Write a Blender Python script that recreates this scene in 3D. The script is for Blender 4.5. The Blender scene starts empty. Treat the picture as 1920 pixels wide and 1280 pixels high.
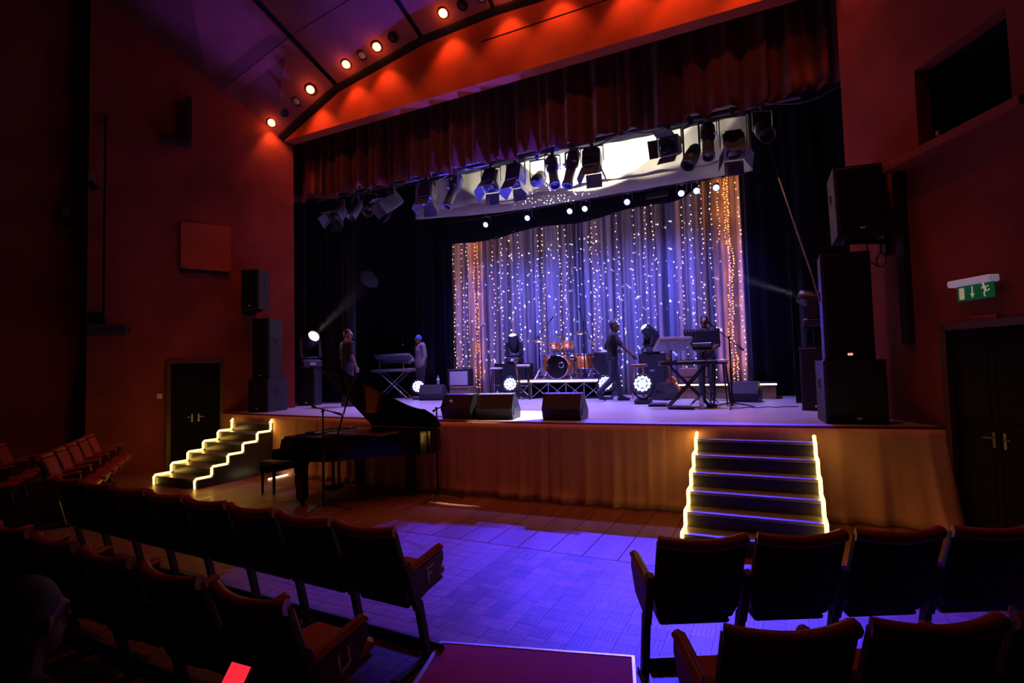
import bpy, math, random
from mathutils import Vector, Matrix, Euler

random.seed(7)
PI = math.pi
R_ = math.radians
scene = bpy.context.scene
COL = scene.collection

# ------------------------------------------------------------------ camera
cam_data = bpy.data.cameras.new('camera')
cam_data.sensor_width = 36.0
cam_data.lens = 36.0 * 1000.0 / 1920.0
cam_data.clip_start = 0.05
cam_data.clip_end = 200
cam = bpy.data.objects.new('camera', cam_data)
COL.objects.link(cam)
_y, _p, _r = R_(26.0), R_(2.75), R_(1.5)
_F = Vector((-math.sin(_y) * math.cos(_p), math.cos(_y) * math.cos(_p), math.sin(_p)))
_R = Vector((math.cos(_y), math.sin(_y), 0))
_U = _R.cross(_F)
_R2 = _R * math.cos(_r) - _U * math.sin(_r)
_U2 = _U * math.cos(_r) + _R * math.sin(_r)
cam.matrix_world = Matrix(((_R2.x, _U2.x, -_F.x, 0), (_R2.y, _U2.y, -_F.y, 0), (_R2.z, _U2.z, -_F.z, 1.9), (0, 0, 0, 1)))
scene.camera = cam

# ------------------------------------------------------------------ world, view
world = bpy.data.worlds.new('dark hall')
scene.world = world
world.use_nodes = True
bg = world.node_tree.nodes.get('Background') or world.node_tree.nodes.new('ShaderNodeBackground')
_wo = world.node_tree.nodes.get('World Output') or world.node_tree.nodes.new('ShaderNodeOutputWorld')
world.node_tree.links.new(bg.outputs[0], _wo.inputs[0])
bg.inputs[0].default_value = (0.02, 0.012, 0.015, 1)
bg.inputs[1].default_value = 0.0
vs = scene.view_settings
vs.view_transform = 'Standard'
vs.look = 'None'
vs.exposure = 0.0
vs.gamma = 1.0
vs.use_curve_mapping = False

# ------------------------------------------------------------------ lights
def aim(o, target):
    d = Vector(target) - o.location
    o.rotation_euler = d.to_track_quat('-Z', 'Y').to_euler()

def spot(name, loc, target, color, power, size=60, blend=0.4, radius=0.06):
    d = bpy.data.lights.new(name, 'SPOT')
    d.energy = power
    d.color = color
    d.spot_size = R_(size)
    d.spot_blend = blend
    d.shadow_soft_size = radius
    o = bpy.data.objects.new(name, d)
    COL.objects.link(o)
    o.location = loc
    aim(o, target)
    return o

BLUE = (0.07, 0.05, 1.0)
VIOLET = (0.26, 0.17, 1.0)
WARM = (1.0, 0.20, 0.055)
RED = (1.0, 0.17, 0.06)
WHITE = (1.0, 0.93, 0.80)

# house downlights set in the ceiling further back over the seats (the fittings themselves are out of frame)
for x, y, z in ((-7.9, 5.0, 10.0), (-5.9, 4.8, 10.4), (-3.2, 4.8, 10.4), (-0.9, 5.0, 10.0)):
    spot('house_downlight', (x, y, z), (x, 6.9, 0.5), (1.0, 0.20, 0.095), 165, 76, 0.9, 0.08)

# front-of-house spots in the ceiling, catching the lower half of the red valance under the fascia
for x in (-8.6, -6.0, -3.2, -0.4):
    spot('front_of_house_spot', (x, 4.3, 10.2), (x, 9.25, 6.05), (1.0, 0.34, 0.15), 165, 26, 0.9, 0.05)

# blue lamps of the upstage bar throwing out over the stage edge on to the house floor
for x, tx, pw in ((-6.72, -4.6, 1800), (-5.5, -3.7, 2200), (-4.35, -2.9, 2500), (-3.95, -2.1, 2500), (-2.92, -1.3, 2700), (-1.69, -0.5, 3000), (-1.36, 0.2, 3600), (-0.95, 0.9, 3600)):
    spot('blue_bar_beam', (x, 12.3, 5.72), (tx, 4.85, 0), (0.05, 0.03, 1.0), pw * 1.6, 16, 0.7, 0.02)
# blue and violet wash straight down over the stage floor
for x in (-7.6, -5.6, -3.6, -1.6):
    spot('stage_wash', (x, 11.0, 6.6), (x * 0.98 - 0.1, 10.6, 1.1), (0.30, 0.22, 1.0), 1700, 72, 0.5, 0.1)
# violet wash on the backdrop
for x in (-7.0, -5.0, -3.0, -1.6):
    spot('backdrop_wash', (x, 10.2, 6.1), (x - 0.1, 14.0, 2.9), (0.12, 0.12, 1.0), 640, 62, 0.9, 0.1)
# white profile beam pooling on the stage edge between the monitors
spot('front_white_beam', (-3.60, 9.50, 5.60), (-4.0, 8.0, 1.1), (1.0, 0.95, 0.85), 4500, 22, 0.15, 0.02)

ORD = ['', 'first', 'second', 'third', 'fourth', 'fifth', 'sixth', 'seventh', 'eighth', 'ninth', 'tenth', 'eleventh', 'twelfth', 'thirteenth', 'fourteenth', 'fifteenth', 'sixteenth', 'seventeenth', 'eighteenth', 'nineteenth', 'twentieth', 'twenty-first']
# ------------------------------------------------------------------ materials
MATS = {}
def mat(name, col, rough=0.6, metal=0.0, var=0.12, scale=6.0, bump=0.0, emit=None, es=0.0, spec=0.5, stretch=None, sheen=0.0, coat=0.0, trans=0.0):
    if name in MATS:
        return MATS[name]
    m = bpy.data.materials.new(name)
    m.use_nodes = True
    nt = m.node_tree
    b = nt.nodes.get('Principled BSDF')
    b.inputs['Roughness'].default_value = rough
    b.inputs['Metallic'].default_value = metal
    b.inputs['Specular IOR Level'].default_value = spec
    b.inputs['Sheen Weight'].default_value = sheen
    b.inputs['Coat Weight'].default_value = coat
    b.inputs['Transmission Weight'].default_value = trans
    tc = nt.nodes.new('ShaderNodeTexCoord')
    mp = nt.nodes.new('ShaderNodeMapping')
    if stretch:
        mp.inputs['Scale'].default_value = stretch
    nz = nt.nodes.new('ShaderNodeTexNoise')
    nz.inputs['Scale'].default_value = scale
    nz.inputs['Detail'].default_value = 6
    nt.links.new(tc.outputs['Object'], mp.inputs['Vector'])
    nt.links.new(mp.outputs[0], nz.inputs['Vector'])
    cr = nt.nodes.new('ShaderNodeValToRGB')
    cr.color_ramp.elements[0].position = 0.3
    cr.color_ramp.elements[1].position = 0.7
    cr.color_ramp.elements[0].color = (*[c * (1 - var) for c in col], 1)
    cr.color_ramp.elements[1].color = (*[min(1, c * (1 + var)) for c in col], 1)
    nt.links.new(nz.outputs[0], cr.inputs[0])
    nt.links.new(cr.outputs[0], b.inputs['Base Color'])
    if bump:
        bp = nt.nodes.new('ShaderNodeBump')
        bp.inputs['Strength'].default_value = bump
        bp.inputs['Distance'].default_value = 0.01
        nt.links.new(nz.outputs[0], bp.inputs['Height'])
        nt.links.new(bp.outputs[0], b.inputs['Normal'])
    if emit:
        b.inputs['Emission Color'].default_value = (*emit, 1)
        b.inputs['Emission Strength'].default_value = es
    MATS[name] = m
    return m

def plaster(name, col):
    m = mat(name, col, 0.85, var=0.22, scale=1.3, bump=0.0, spec=0.2)
    nt = m.node_tree
    b = nt.nodes['Principled BSDF']
    n2 = nt.nodes.new('ShaderNodeTexNoise')
    n2.inputs['Scale'].default_value = 22
    n2.inputs['Detail'].default_value = 8
    bp = nt.nodes.new('ShaderNodeBump')
    bp.inputs['Strength'].default_value = 0.25
    bp.inputs['Distance'].default_value = 0.01
    tc = nt.nodes['Texture Coordinate']
    nt.links.new(tc.outputs['Object'], n2.inputs['Vector'])
    nt.links.new(n2.outputs[0], bp.inputs['Height'])
    nt.links.new(bp.outputs[0], b.inputs['Normal'])
    return m

def wood(name, c1, c2, rough=0.45, axis='Y', scale=3.0, rnd=0.35, coat=0.0):
    m = bpy.data.materials.new(name)
    m.use_nodes = True
    nt = m.node_tree
    b = nt.nodes['Principled BSDF']
    b.inputs['Roughness'].default_value = rough
    b.inputs['Coat Weight'].default_value = coat
    tc = nt.nodes.new('ShaderNodeTexCoord')
    oi = nt.nodes.new('ShaderNodeObjectInfo')
    ad = nt.nodes.new('ShaderNodeVectorMath')
    ad.operation = 'ADD'
    mp = nt.nodes.new('ShaderNodeMapping')
    mp.inputs['Scale'].default_value = (8, 0.8, 8) if axis == 'Y' else (0.8, 8, 8)
    nz = nt.nodes.new('ShaderNodeTexNoise')
    nz.inputs['Scale'].default_value = scale
    nz.inputs['Detail'].default_value = 8
    nz.inputs['Distortion'].default_value = 0.6
    cr = nt.nodes.new('ShaderNodeValToRGB')
    cr.color_ramp.elements[0].position = 0.3
    cr.color_ramp.elements[1].position = 0.72
    cr.color_ramp.elements[0].color = (*c1, 1)
    cr.color_ramp.elements[1].color = (*c2, 1)
    hs = nt.nodes.new('ShaderNodeHueSaturation')
    ml = nt.nodes.new('ShaderNodeMath')
    ml.operation = 'MULTIPLY_ADD'
    ml.inputs[1].default_value = 2 * rnd
    ml.inputs[2].default_value = 1 - rnd
    nt.links.new(tc.outputs['Object'], ad.inputs[0])
    cmb = nt.nodes.new('ShaderNodeMath')
    cmb.operation = 'MULTIPLY'
    cmb.inputs[1].default_value = 40
    nt.links.new(oi.outputs['Random'], cmb.inputs[0])
    nt.links.new(cmb.outputs[0], ad.inputs[1])
    nt.links.new(ad.outputs[0], mp.inputs['Vector'])
    nt.links.new(mp.outputs[0], nz.inputs['Vector'])
    nt.links.new(nz.outputs[0], cr.inputs[0])
    nt.links.new(cr.outputs[0], hs.inputs['Color'])
    nt.links.new(oi.outputs['Random'], ml.inputs[0])
    nt.links.new(ml.outputs[0], hs.inputs['Value'])
    nt.links.new(hs.outputs[0], b.inputs['Base Color'])
    MATS[name] = m
    return m

def glow(name, col, strength):
    return mat(name, col, 0.5, emit=col, es=strength, var=0.02)

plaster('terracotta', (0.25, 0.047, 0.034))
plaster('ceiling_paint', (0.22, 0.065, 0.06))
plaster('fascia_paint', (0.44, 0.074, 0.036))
plaster('dark_wall', (0.012, 0.011, 0.013))
mat('black_paint', (0.012, 0.012, 0.013), 0.5, bump=0.02)
mat('black_metal', (0.015, 0.015, 0.017), 0.35, 0.6)
mat('speaker_black', (0.022, 0.022, 0.024), 0.6, scale=60, bump=0.15)
mat('grille', (0.014, 0.014, 0.015), 0.55, 0.3, scale=300, bump=0.3)
mat('velvet_black', (0.008, 0.008, 0.011), 0.95, sheen=0.15, spec=0.1)
mat('velvet_red', (0.16, 0.025, 0.018), 0.9, sheen=0.3, spec=0.15, scale=3)
mat('cream_drape', (0.62, 0.57, 0.47), 0.85, var=0.06, spec=0.2)
mat('skirt_cloth', (0.74, 0.40, 0.29), 0.85, var=0.07, spec=0.15, scale=2)
mat('sheer_white', (0.44, 0.43, 0.46), 0.7, var=0.62, spec=0.2, scale=10, stretch=(1, 0.05, 0.012))  # stripes: doubled cloth layers, plus fold shade put into the colour
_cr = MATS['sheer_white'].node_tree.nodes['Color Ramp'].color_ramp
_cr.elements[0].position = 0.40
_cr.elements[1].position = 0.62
mat('stage_vinyl', (0.36, 0.34, 0.38), 0.42, var=0.12, scale=1.2)
mat('tread_grey', (0.20, 0.19, 0.19), 0.35, var=0.2, scale=10)
mat('lamp_black', (0.17, 0.17, 0.19), 0.4, 0.2)
mat('stair_black', (0.03, 0.027, 0.024), 0.3, var=0.2, scale=10)
mat('nosing', (0.25, 0.25, 0.27), 0.3, 0.3)
mat('chrome', (0.75, 0.76, 0.8), 0.15, 1.0, var=0.03)
mat('steel', (0.4, 0.4, 0.42), 0.35, 0.9)
mat('brass', (0.75, 0.55, 0.22), 0.28, 1.0)
mat('leather', (0.36, 0.07, 0.045), 0.32, var=0.25, scale=14, bump=0.1)
mat('seat_back', (0.012, 0.007, 0.006), 0.7, var=0.2, scale=30, bump=0.1)
mat('seat_wood', (0.10, 0.045, 0.025), 0.4, var=0.3, scale=6, stretch=(1, 6, 6))
mat('seat_iron', (0.07, 0.06, 0.055), 0.42, 0.6)
mat('letter_white', (0.92, 0.86, 0.76), 0.6)
mat('piano_black', (0.006, 0.006, 0.007), 0.12, coat=0.3)
mat('ivory', (0.8, 0.77, 0.68), 0.3)
mat('carpet_red', (0.34, 0.03, 0.045), 0.95, var=0.25, scale=90, bump=0.4)
mat('alu', (0.55, 0.55, 0.58), 0.4, 0.9)
mat('drum_amber', (0.55, 0.17, 0.025), 0.2, var=0.3, scale=3, stretch=(1, 1, 5), coat=0.5)
mat('drum_head', (0.75, 0.75, 0.76), 0.5)
mat('drum_head_black', (0.01, 0.01, 0.011), 0.25)
mat('cymbal', (0.72, 0.55, 0.25), 0.3, 1.0, var=0.1)
mat('wood_stool', (0.42, 0.24, 0.11), 0.4, var=0.2, stretch=(1, 1, 0.2))
mat('stool_pad', (0.72, 0.68, 0.62), 0.5)
mat('stool_dark', (0.03, 0.018, 0.012), 0.25)
mat('plastic_silver', (0.30, 0.31, 0.34), 0.35, 0.4)
mat('plastic_dark', (0.03, 0.03, 0.034), 0.4)
mat('amp_cloth', (0.45, 0.42, 0.42), 0.8, scale=200, bump=0.2)
mat('case_wood', (0.22, 0.13, 0.07), 0.55, var=0.25)
mat('guitar_orange', (0.75, 0.25, 0.04), 0.2, coat=0.5)
mat('guitar_neck', (0.18, 0.09, 0.04), 0.4)
mat('water', (0.85, 0.9, 0.95), 0.08, trans=0.8)
mat('cap_blue', (0.04, 0.12, 0.6), 0.4)
mat('paper_white', (0.8, 0.8, 0.78), 0.7)
mat('skin_dark', (0.11, 0.05, 0.03), 0.5)
mat('skin_mid', (0.30, 0.15, 0.09), 0.5)
mat('hair_black', (0.008, 0.007, 0.007), 0.6, scale=120, bump=0.4)
mat('shirt_black', (0.008, 0.008, 0.010), 0.85)
mat('jeans_dark', (0.035, 0.04, 0.065), 0.85, scale=80, bump=0.1)
mat('jacket_taupe', (0.20, 0.17, 0.17), 0.8, var=0.2)
mat('trouser_grey', (0.09, 0.085, 0.10), 0.85)
mat('shoe_dark', (0.02, 0.018, 0.018), 0.5)
mat('cap_cloth', (0.05, 0.12, 0.4), 0.8)
mat('sign_green', (0.0, 0.18, 0.06), 0.5, emit=(0.0, 0.22, 0.07), es=0.12)
mat('sign_pale', (0.8, 0.8, 0.55), 0.5, emit=(0.8, 0.75, 0.4), es=0.22)
mat('sign_red', (0.42, 0.03, 0.02), 0.6)
mat('lamp_tube', (0.8, 0.75, 0.9), 0.3, emit=(0.62, 0.5, 0.75), es=0.2)
mat('lens_dark', (0.03, 0.03, 0.05), 0.08, coat=0.4)
mat('lens_grey', (0.4, 0.36, 0.34), 0.25)
mat('cable', (0.012, 0.012, 0.013), 0.6)
mat('phone_black', (0.01, 0.01, 0.012), 0.2)
glow('rope_glow', (1.0, 0.58, 0.10), 8)
glow('strip_glow', (1.0, 0.78, 0.42), 7)
glow('bulb_warm', (1.0, 0.48, 0.26), 9)
glow('bulb_orange', (1.0, 0.26, 0.05), 5)
glow('downlight_glow', (1.0, 0.50, 0.16), 9)
glow('par_blue_glow', (0.30, 0.36, 1.0), 3.2)
glow('par_white_glow', (0.50, 0.58, 1.0), 3.0)
glow('white_lamp_glow', (1.0, 0.97, 0.88), 20)
glow('phone_screen', (1.0, 0.025, 0.05), 0.95)
glow('badge_glow', (1.0, 0.35, 0.25), 1.2)  # logo badge, its brightness put in as a glow
wood('parquet_wood', (0.09, 0.045, 0.035), (0.20, 0.11, 0.085), 0.5, 'X', 5, 0.4, 0.0)
wood('board_wood', (0.11, 0.042, 0.02), (0.21, 0.088, 0.05), 0.46, 'Y', 1.5, 0.18, 0.05)

# ------------------------------------------------------------------ mesh builder
class MB:
    def __init__(s):
        s.v = []
        s.f = []
        s.sm = []

    def add(s, v, f, smooth=False, M=None):
        o = len(s.v)
        if M is not None:
            v = [M @ Vector(p) for p in v]
        s.v += [tuple(p) for p in v]
        s.f += [tuple(i + o for i in q) for q in f]
        s.sm += [smooth] * len(f)
        return s

    def box(s, c, d, rot=None, bev=0.0, M=None):
        hx, hy, hz = d[0] / 2, d[1] / 2, d[2] / 2
        T = Matrix.Translation(c)
        if rot is not None:
            T = T @ Euler(rot).to_matrix().to_4x4()
        if M is not None:
            T = M @ T
        if bev <= 0:
            v = [(x, y, z) for z in (-hz, hz) for x, y in ((-hx, -hy), (hx, -hy), (hx, hy), (-hx, hy))]
            f = [(3, 2, 1, 0), (4, 5, 6, 7), (0, 1, 5, 4), (1, 2, 6, 5), (2, 3, 7, 6), (3, 0, 4, 7)]
            return s.add(v, f, False, T)
        b = min(bev, hx * .9, hy * .9, hz * .9)
        def ring(a, e, z):
            return [(-a, -e + b, z), (-a + b, -e, z), (a - b, -e, z), (a, -e + b, z), (a, e - b, z), (a - b, e, z), (-a + b, e, z), (-a, e - b, z)]
        v = ring(hx - b, hy - b, -hz) + ring(hx, hy, -hz + b) + ring(hx, hy, hz - b) + ring(hx - b, hy - b, hz)
        f = [tuple(range(7, -1, -1)), tuple(range(24, 32))]
        for k in range(3):
            for i in range(8):
                j = (i + 1) % 8
                f.append((8 * k + i, 8 * k + j, 8 * k + 8 + j, 8 * k + 8 + i))
        return s.add(v, f, False, T)

    def tube(s, p0, p1, r0, r1=None, n=8, cap=True):
        p0, p1 = Vector(p0), Vector(p1)
        r1 = r0 if r1 is None else r1
        d = p1 - p0
        q = d.to_track_quat('Z', 'Y').to_matrix() if d.length > 1e-9 else Matrix.Identity(3)
        v = []
        for p, r in ((p0, r0), (p1, r1)):
            for i in range(n):
                a = 2 * PI * i / n
                v.append(p + q @ Vector((r * math.cos(a), r * math.sin(a), 0)))
        s.add(v, [(i, (i + 1) % n, n + (i + 1) % n, n + i) for i in range(n)], True)
        if cap:
            s.add(v, [tuple(range(n - 1, -1, -1)), tuple(range(n, 2 * n))])
        return s

    def path(s, pts, r, n=6, closed=False):
        pts = [Vector(p) for p in pts]
        m = len(pts)
        v = []
        up = Vector((0, 0, 1))
        for k in range(m):
            a = pts[k - 1] if (k > 0 or closed) else pts[k]
            b = pts[(k + 1) % m] if (k < m - 1 or closed) else pts[k]
            d = (b - a).normalized()
            u = up.cross(d)
            if u.length < 0.15:
                u = Vector((1, 0, 0)).cross(d)
            u.normalize()
            w = d.cross(u)
            for i in range(n):
                t = 2 * PI * i / n
                v.append(pts[k] + u * r * math.cos(t) + w * r * math.sin(t))
        f = []
        for k in range(m if closed else m - 1):
            for i in range(n):
                j = (i + 1) % n
                k2 = (k + 1) % m
                f.append((k * n + i, k * n + j, k2 * n + j, k2 * n + i))
        s.add(v, f, True)
        if not closed:
            s.add(v, [tuple(range(n - 1, -1, -1)), tuple(range((m - 1) * n, m * n))])
        return s

    def lathe(s, prof, n=20, M=None, smooth=True):
        v, f = [], []
        for r, z in prof:
            for i in range(n):
                a = 2 * PI * i / n
                v.append((r * math.cos(a), r * math.sin(a), z))
        for k in range(len(prof) - 1):
            for i in range(n):
                j = (i + 1) % n
                f.append((k * n + i, k * n + j, k * n + n + j, k * n + n + i))
        s.add(v, f, smooth, M)
        c = []
        if prof[0][0] > 1e-5:
            c.append(tuple(range(n - 1, -1, -1)))
        if prof[-1][0] > 1e-5:
            c.append(tuple(range((len(prof) - 1) * n, len(prof) * n)))
        if c:
            s.add(v, c, False, M)
        return s

    def prism(s, poly, z0, z1, M=None):
        n = len(poly)
        v = [(x, y, z0) for x, y in poly] + [(x, y, z1) for x, y in poly]
        f = [tuple(range(n - 1, -1, -1)), tuple(range(n, 2 * n))]
        f += [(i, (i + 1) % n, n + (i + 1) % n, n + i) for i in range(n)]
        return s.add(v, f, False, M)

    def ball(s, c, r, n=10, m=7, sc=(1, 1, 1)):
        v, f = [], []
        c = Vector(c)
        for k in range(m + 1):
            t = PI * k / m
            for i in range(n):
                a = 2 * PI * i / n
                v.append(c + Vector((r * sc[0] * math.sin(t) * math.cos(a), r * sc[1] * math.sin(t) * math.sin(a), -r * sc[2] * math.cos(t))))
        for k in range(m):
            for i in range(n):
                j = (i + 1) % n
                f.append((k * n + i, k * n + j, k * n + n + j, k * n + n + i))
        return s.add(v, f, True)

    def grid(s, fn, nu, nv, smooth=True):
        v = [fn(i / nu, j / nv) for j in range(nv + 1) for i in range(nu + 1)]
        f = [(j * (nu + 1) + i, j * (nu + 1) + i + 1, (j + 1) * (nu + 1) + i + 1, (j + 1) * (nu + 1) + i) for j in range(nv) for i in range(nu)]
        return s.add(v, f, smooth)

    def sheet(s, fn, nu, nv, th):
        """cloth with real thickness: two skins and closed edges; fn gives (point, normal)"""
        A, B = [], []
        for j in range(nv + 1):
            for i in range(nu + 1):
                p, nrm = fn(i / nu, j / nv)
                p = Vector(p)
                nrm = Vector(nrm)
                A.append(p)
                B.append(p + nrm * th)
        w = nu + 1
        q = [(j * w + i, j * w + i + 1, (j + 1) * w + i + 1, (j + 1) * w + i) for j in range(nv) for i in range(nu)]
        N = len(A)
        f = q + [tuple(N + k for k in reversed(t)) for t in q]
        e = [i for i in range(w)] + [j * w + nu for j in range(1, nv + 1)] + [nv * w + i for i in range(nu - 1, -1, -1)] + [j * w for j in range(nv - 1, 0, -1)]
        for a, b in zip(e, e[1:] + e[:1]):
            f.append((b, a, N + a, N + b))
        return s.add(A + B, f, True)

    def mesh(s, name):
        m = bpy.data.meshes.new(name)
        m.from_pydata(s.v, [], s.f)
        m.polygons.foreach_set('use_smooth', s.sm)
        m.update()
        return m

def obj(name, mb, material, parent=None, loc=(0, 0, 0), rot=(0, 0, 0)):
    me = mb.mesh(name) if isinstance(mb, MB) else mb
    if isinstance(mb, MB):
        me.materials.append(MATS[material])
    o = bpy.data.objects.new(name, me)
    COL.objects.link(o)
    o.location = loc
    o.rotation_euler = rot
    if parent is not None:
        o.parent = parent
    return o

def tag(o, label, cat, group=None):
    o['label'] = label
    o['category'] = cat
    if group:
        o['group'] = group
    return o

def thing(name, label, cat, loc=(0, 0, 0), rz=0.0, group=None):
    o = bpy.data.objects.new(name, None)
    o.empty_display_size = 0.1
    COL.objects.link(o)
    o.location = loc
    o.rotation_euler = (0, 0, rz)
    return tag(o, label, cat, group)

def struct(name, mb, material, label=None, cat=None, **k):
    o = obj(name, mb, material, **k)
    o['kind'] = 'structure'
    if label:
        o['label'] = label
    if cat:
        o['category'] = cat
    return o

def copy_tree(o, parent=None):
    c = o.copy()
    COL.objects.link(c)
    if parent is not None:
        c.parent = parent
        c.matrix_parent_inverse = o.matrix_parent_inverse.copy()
    for ch in list(o.children):
        copy_tree(ch, c)
    return c

def dup(o, loc, rz, label=None, group=None):
    c = copy_tree(o)
    c.location = loc
    c.rotation_euler = (0, 0, rz)
    if label:
        c['label'] = label
    if group:
        c['group'] = group
    return c

def child_light(o, parent):
    o.parent = parent
    return o
# ================================================================== SETTING
CX = -4.4                      # middle of the stage
def front_y(x):                # gently bowed stage front
    return 7.1 + 0.0125 * (x - CX) ** 2

# ------------------------------------------------------------------ floor with parquet and boards
m = MB()
m.box((-4.0, 3.6, -0.06), (18, 9.6, 0.08))
floor = struct('floor', m, 'dark_wall', 'parquet and board floor of the auditorium in front of the stage', 'floor')
T = 0.15
tile = MB()
for k in range(5):
    tile.box((0, (k - 2) * T / 5, -0.0095), (T - 0.003, T / 5 - 0.0016, 0.019))
tile_me = tile.mesh('parquet_tile')
tile_me.materials.append(MATS['parquet_wood'])
rest = MB()
XA, XB, YA, YB = -2.6, 0.55, 3.35, 5.15
nx0, nx1 = int(-62), int(16)
for i in range(-58, 25):
    for j in range(0, 36):
        x = i * T + T / 2
        y = 5.15 - j * T - T / 2
        inner = XA < x < XB and y > YA
        rz = PI / 2 if (i + j) % 2 else 0
        if inner:
            o = bpy.data.objects.new('parquet_tile', tile_me)
            COL.objects.link(o)
            o.location = (x, y, random.uniform(-0.0006, 0.0006))
            o.rotation_euler = (0, 0, rz)
            o.parent = floor
        else:
            rest.box((x, y, -0.0095), (T - 0.003, T - 0.003, 0.019), rot=(0, 0, rz))
o = obj('parquet_tiles_beyond', rest, 'parquet_wood', floor)
o['kind'] = 'stuff'
bm_ = {}
BW = 0.36
for i in range(-33, 10):
    x = i * BW + BW / 2
    key = 0
    if key not in bm_:
        b = MB()
        b.box((0, 0, -0.0095), (BW - 0.006, 2.75, 0.019), bev=0.002)
        bm_[key] = b.mesh('floor_board')
        bm_[key].materials.append(MATS['board_wood'])
    o = bpy.data.objects.new('floor_board', bm_[key])
    COL.objects.link(o)
    o.location = (x, 5.16 + 1.375, random.uniform(-0.001, 0.0005))
    o.parent = floor

# raised aisle carpet with metal edging
ang = math.atan2(3.47 - 3.13, -0.88 + 2.14)
c = thing('aisle_carpet', 'dark red aisle carpet with metal edging between the two seat blocks', 'carpet', (-1.51, 3.30, 0), ang)
m = MB()
m.box((0, -1.6, 0.012), (1.26, 3.2, 0.024))
obj('carpet_pile', m, 'carpet_red', c)
m = MB(); m.box((0, 0.012, 0.014), (1.32, 0.03, 0.03), bev=0.005); obj('metal_nosing', m, 'alu', c)
for s_ in (-1, 1):
    m = MB(); m.box((s_ * 0.645, -1.6, 0.016), (0.03, 3.2, 0.034), bev=0.005); obj('metal_edge', m, 'alu', c)

# ------------------------------------------------------------------ walls
def wall_frame(x0, y0, sx):
    """matrix of a splayed side wall: local u runs toward the audience, v up, w into the room"""
    u = Vector((sx * 0.465, -0.885, 0)).normalized()
    w = Vector((-sx * 0.885, -0.465, 0)).normalized()
    M = Matrix(((u.x, 0, w.x, x0), (u.y, 0, w.y, y0), (0, 1, 0, 0), (0, 0, 0, 1)))
    return M

def wall_with_holes(M, u0, u1, v0, v1, holes, th=0.18):
    mb = MB()
    us = sorted({u0, u1} | {h[0] for h in holes} | {h[1] for h in holes})
    for a, b in zip(us, us[1:]):
        hs = [h for h in holes if h[0] <= a + 1e-6 and h[1] >= b - 1e-6]
        cuts = [v0]
        for h in sorted(hs, key=lambda t: t[2]):
            cuts += [h[2], h[3]]
        cuts.append(v1)
        for k in range(0, len(cuts), 2):
            if cuts[k + 1] - cuts[k] > 1e-4:
                mb.box(((a + b) / 2, (cuts[k] + cuts[k + 1]) / 2, -th / 2), (b - a, cuts[k + 1] - cuts[k], th), M=M)
    return mb

ML = wall_frame(-9.9, 8.85, -1)
MR = wall_frame(1.05, 8.85, 1)
# left wall: u of door 2.43 - 1.50 ; 3.68 = corner where it steps back
mb = wall_with_holes(ML, 0, 3.60, 0, 10.6, [(1.50, 2.44, 0.0, 2.17)])
struct('wall_left', mb, 'terracotta', 'terracotta plaster side wall with a dark doorway', 'wall')
mb = MB()
mb.box((5.3, 5.3, -0.45), (3.4, 10.6, 0.18), M=ML)
mb.box((3.68, 5.3, -0.27), (0.16, 10.6, 0.54), M=ML)
struct('wall_left_rear', mb, 'terracotta', 'terracotta side wall stepping back beside the seats', 'wall')
# right wall
mb = wall_with_holes(MR, 0, 5.2, 0, 10.6, [(1.31, 2.45, 4.30, 5.29), (1.52, 2.52, 0.0, 2.20)])
struct('wall_right', mb, 'terracotta', 'terracotta plaster side wall with the exit door and a dark box opening', 'wall')
# dark recesses behind doors and opening
def recess(M, u0, u1, v0, v1, d):
    mb = MB()
    t = 0.04
    mb.box(((u0 + u1) / 2, (v0 + v1) / 2, -0.18 - d), (u1 - u0 + 2 * t, v1 - v0 + 2 * t, t), M=M)
    for u in (u0 - t / 2, u1 + t / 2):
        mb.box((u, (v0 + v1) / 2, -0.18 - d / 2), (t, v1 - v0, d), M=M)
    for v in (v0 - t / 2, v1 + t / 2):
        mb.box(((u0 + u1) / 2, v, -0.18 - d / 2), (u1 - u0, t, d), M=M)
    return mb
w1 = thing('window_1', 'dark rectangular box opening with a ledge high in the terracotta wall', 'window', (0, 0, 0))
w1['kind'] = 'structure'
obj('recess', recess(MR, 1.31, 2.45, 4.30, 5.29, 0.9), 'dark_wall', w1)
m = MB(); m.box((1.85, 4.22, 0.09), (1.75, 0.10, 0.26), bev=0.01, M=MR); obj('ledge', m, 'terracotta', w1)
m = MB(); m.box((1.75, 4.34, 0.14), (0.035, 0.05, 0.035), M=MR); obj('ledge_hook', m, 'plastic_silver', w1)

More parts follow.
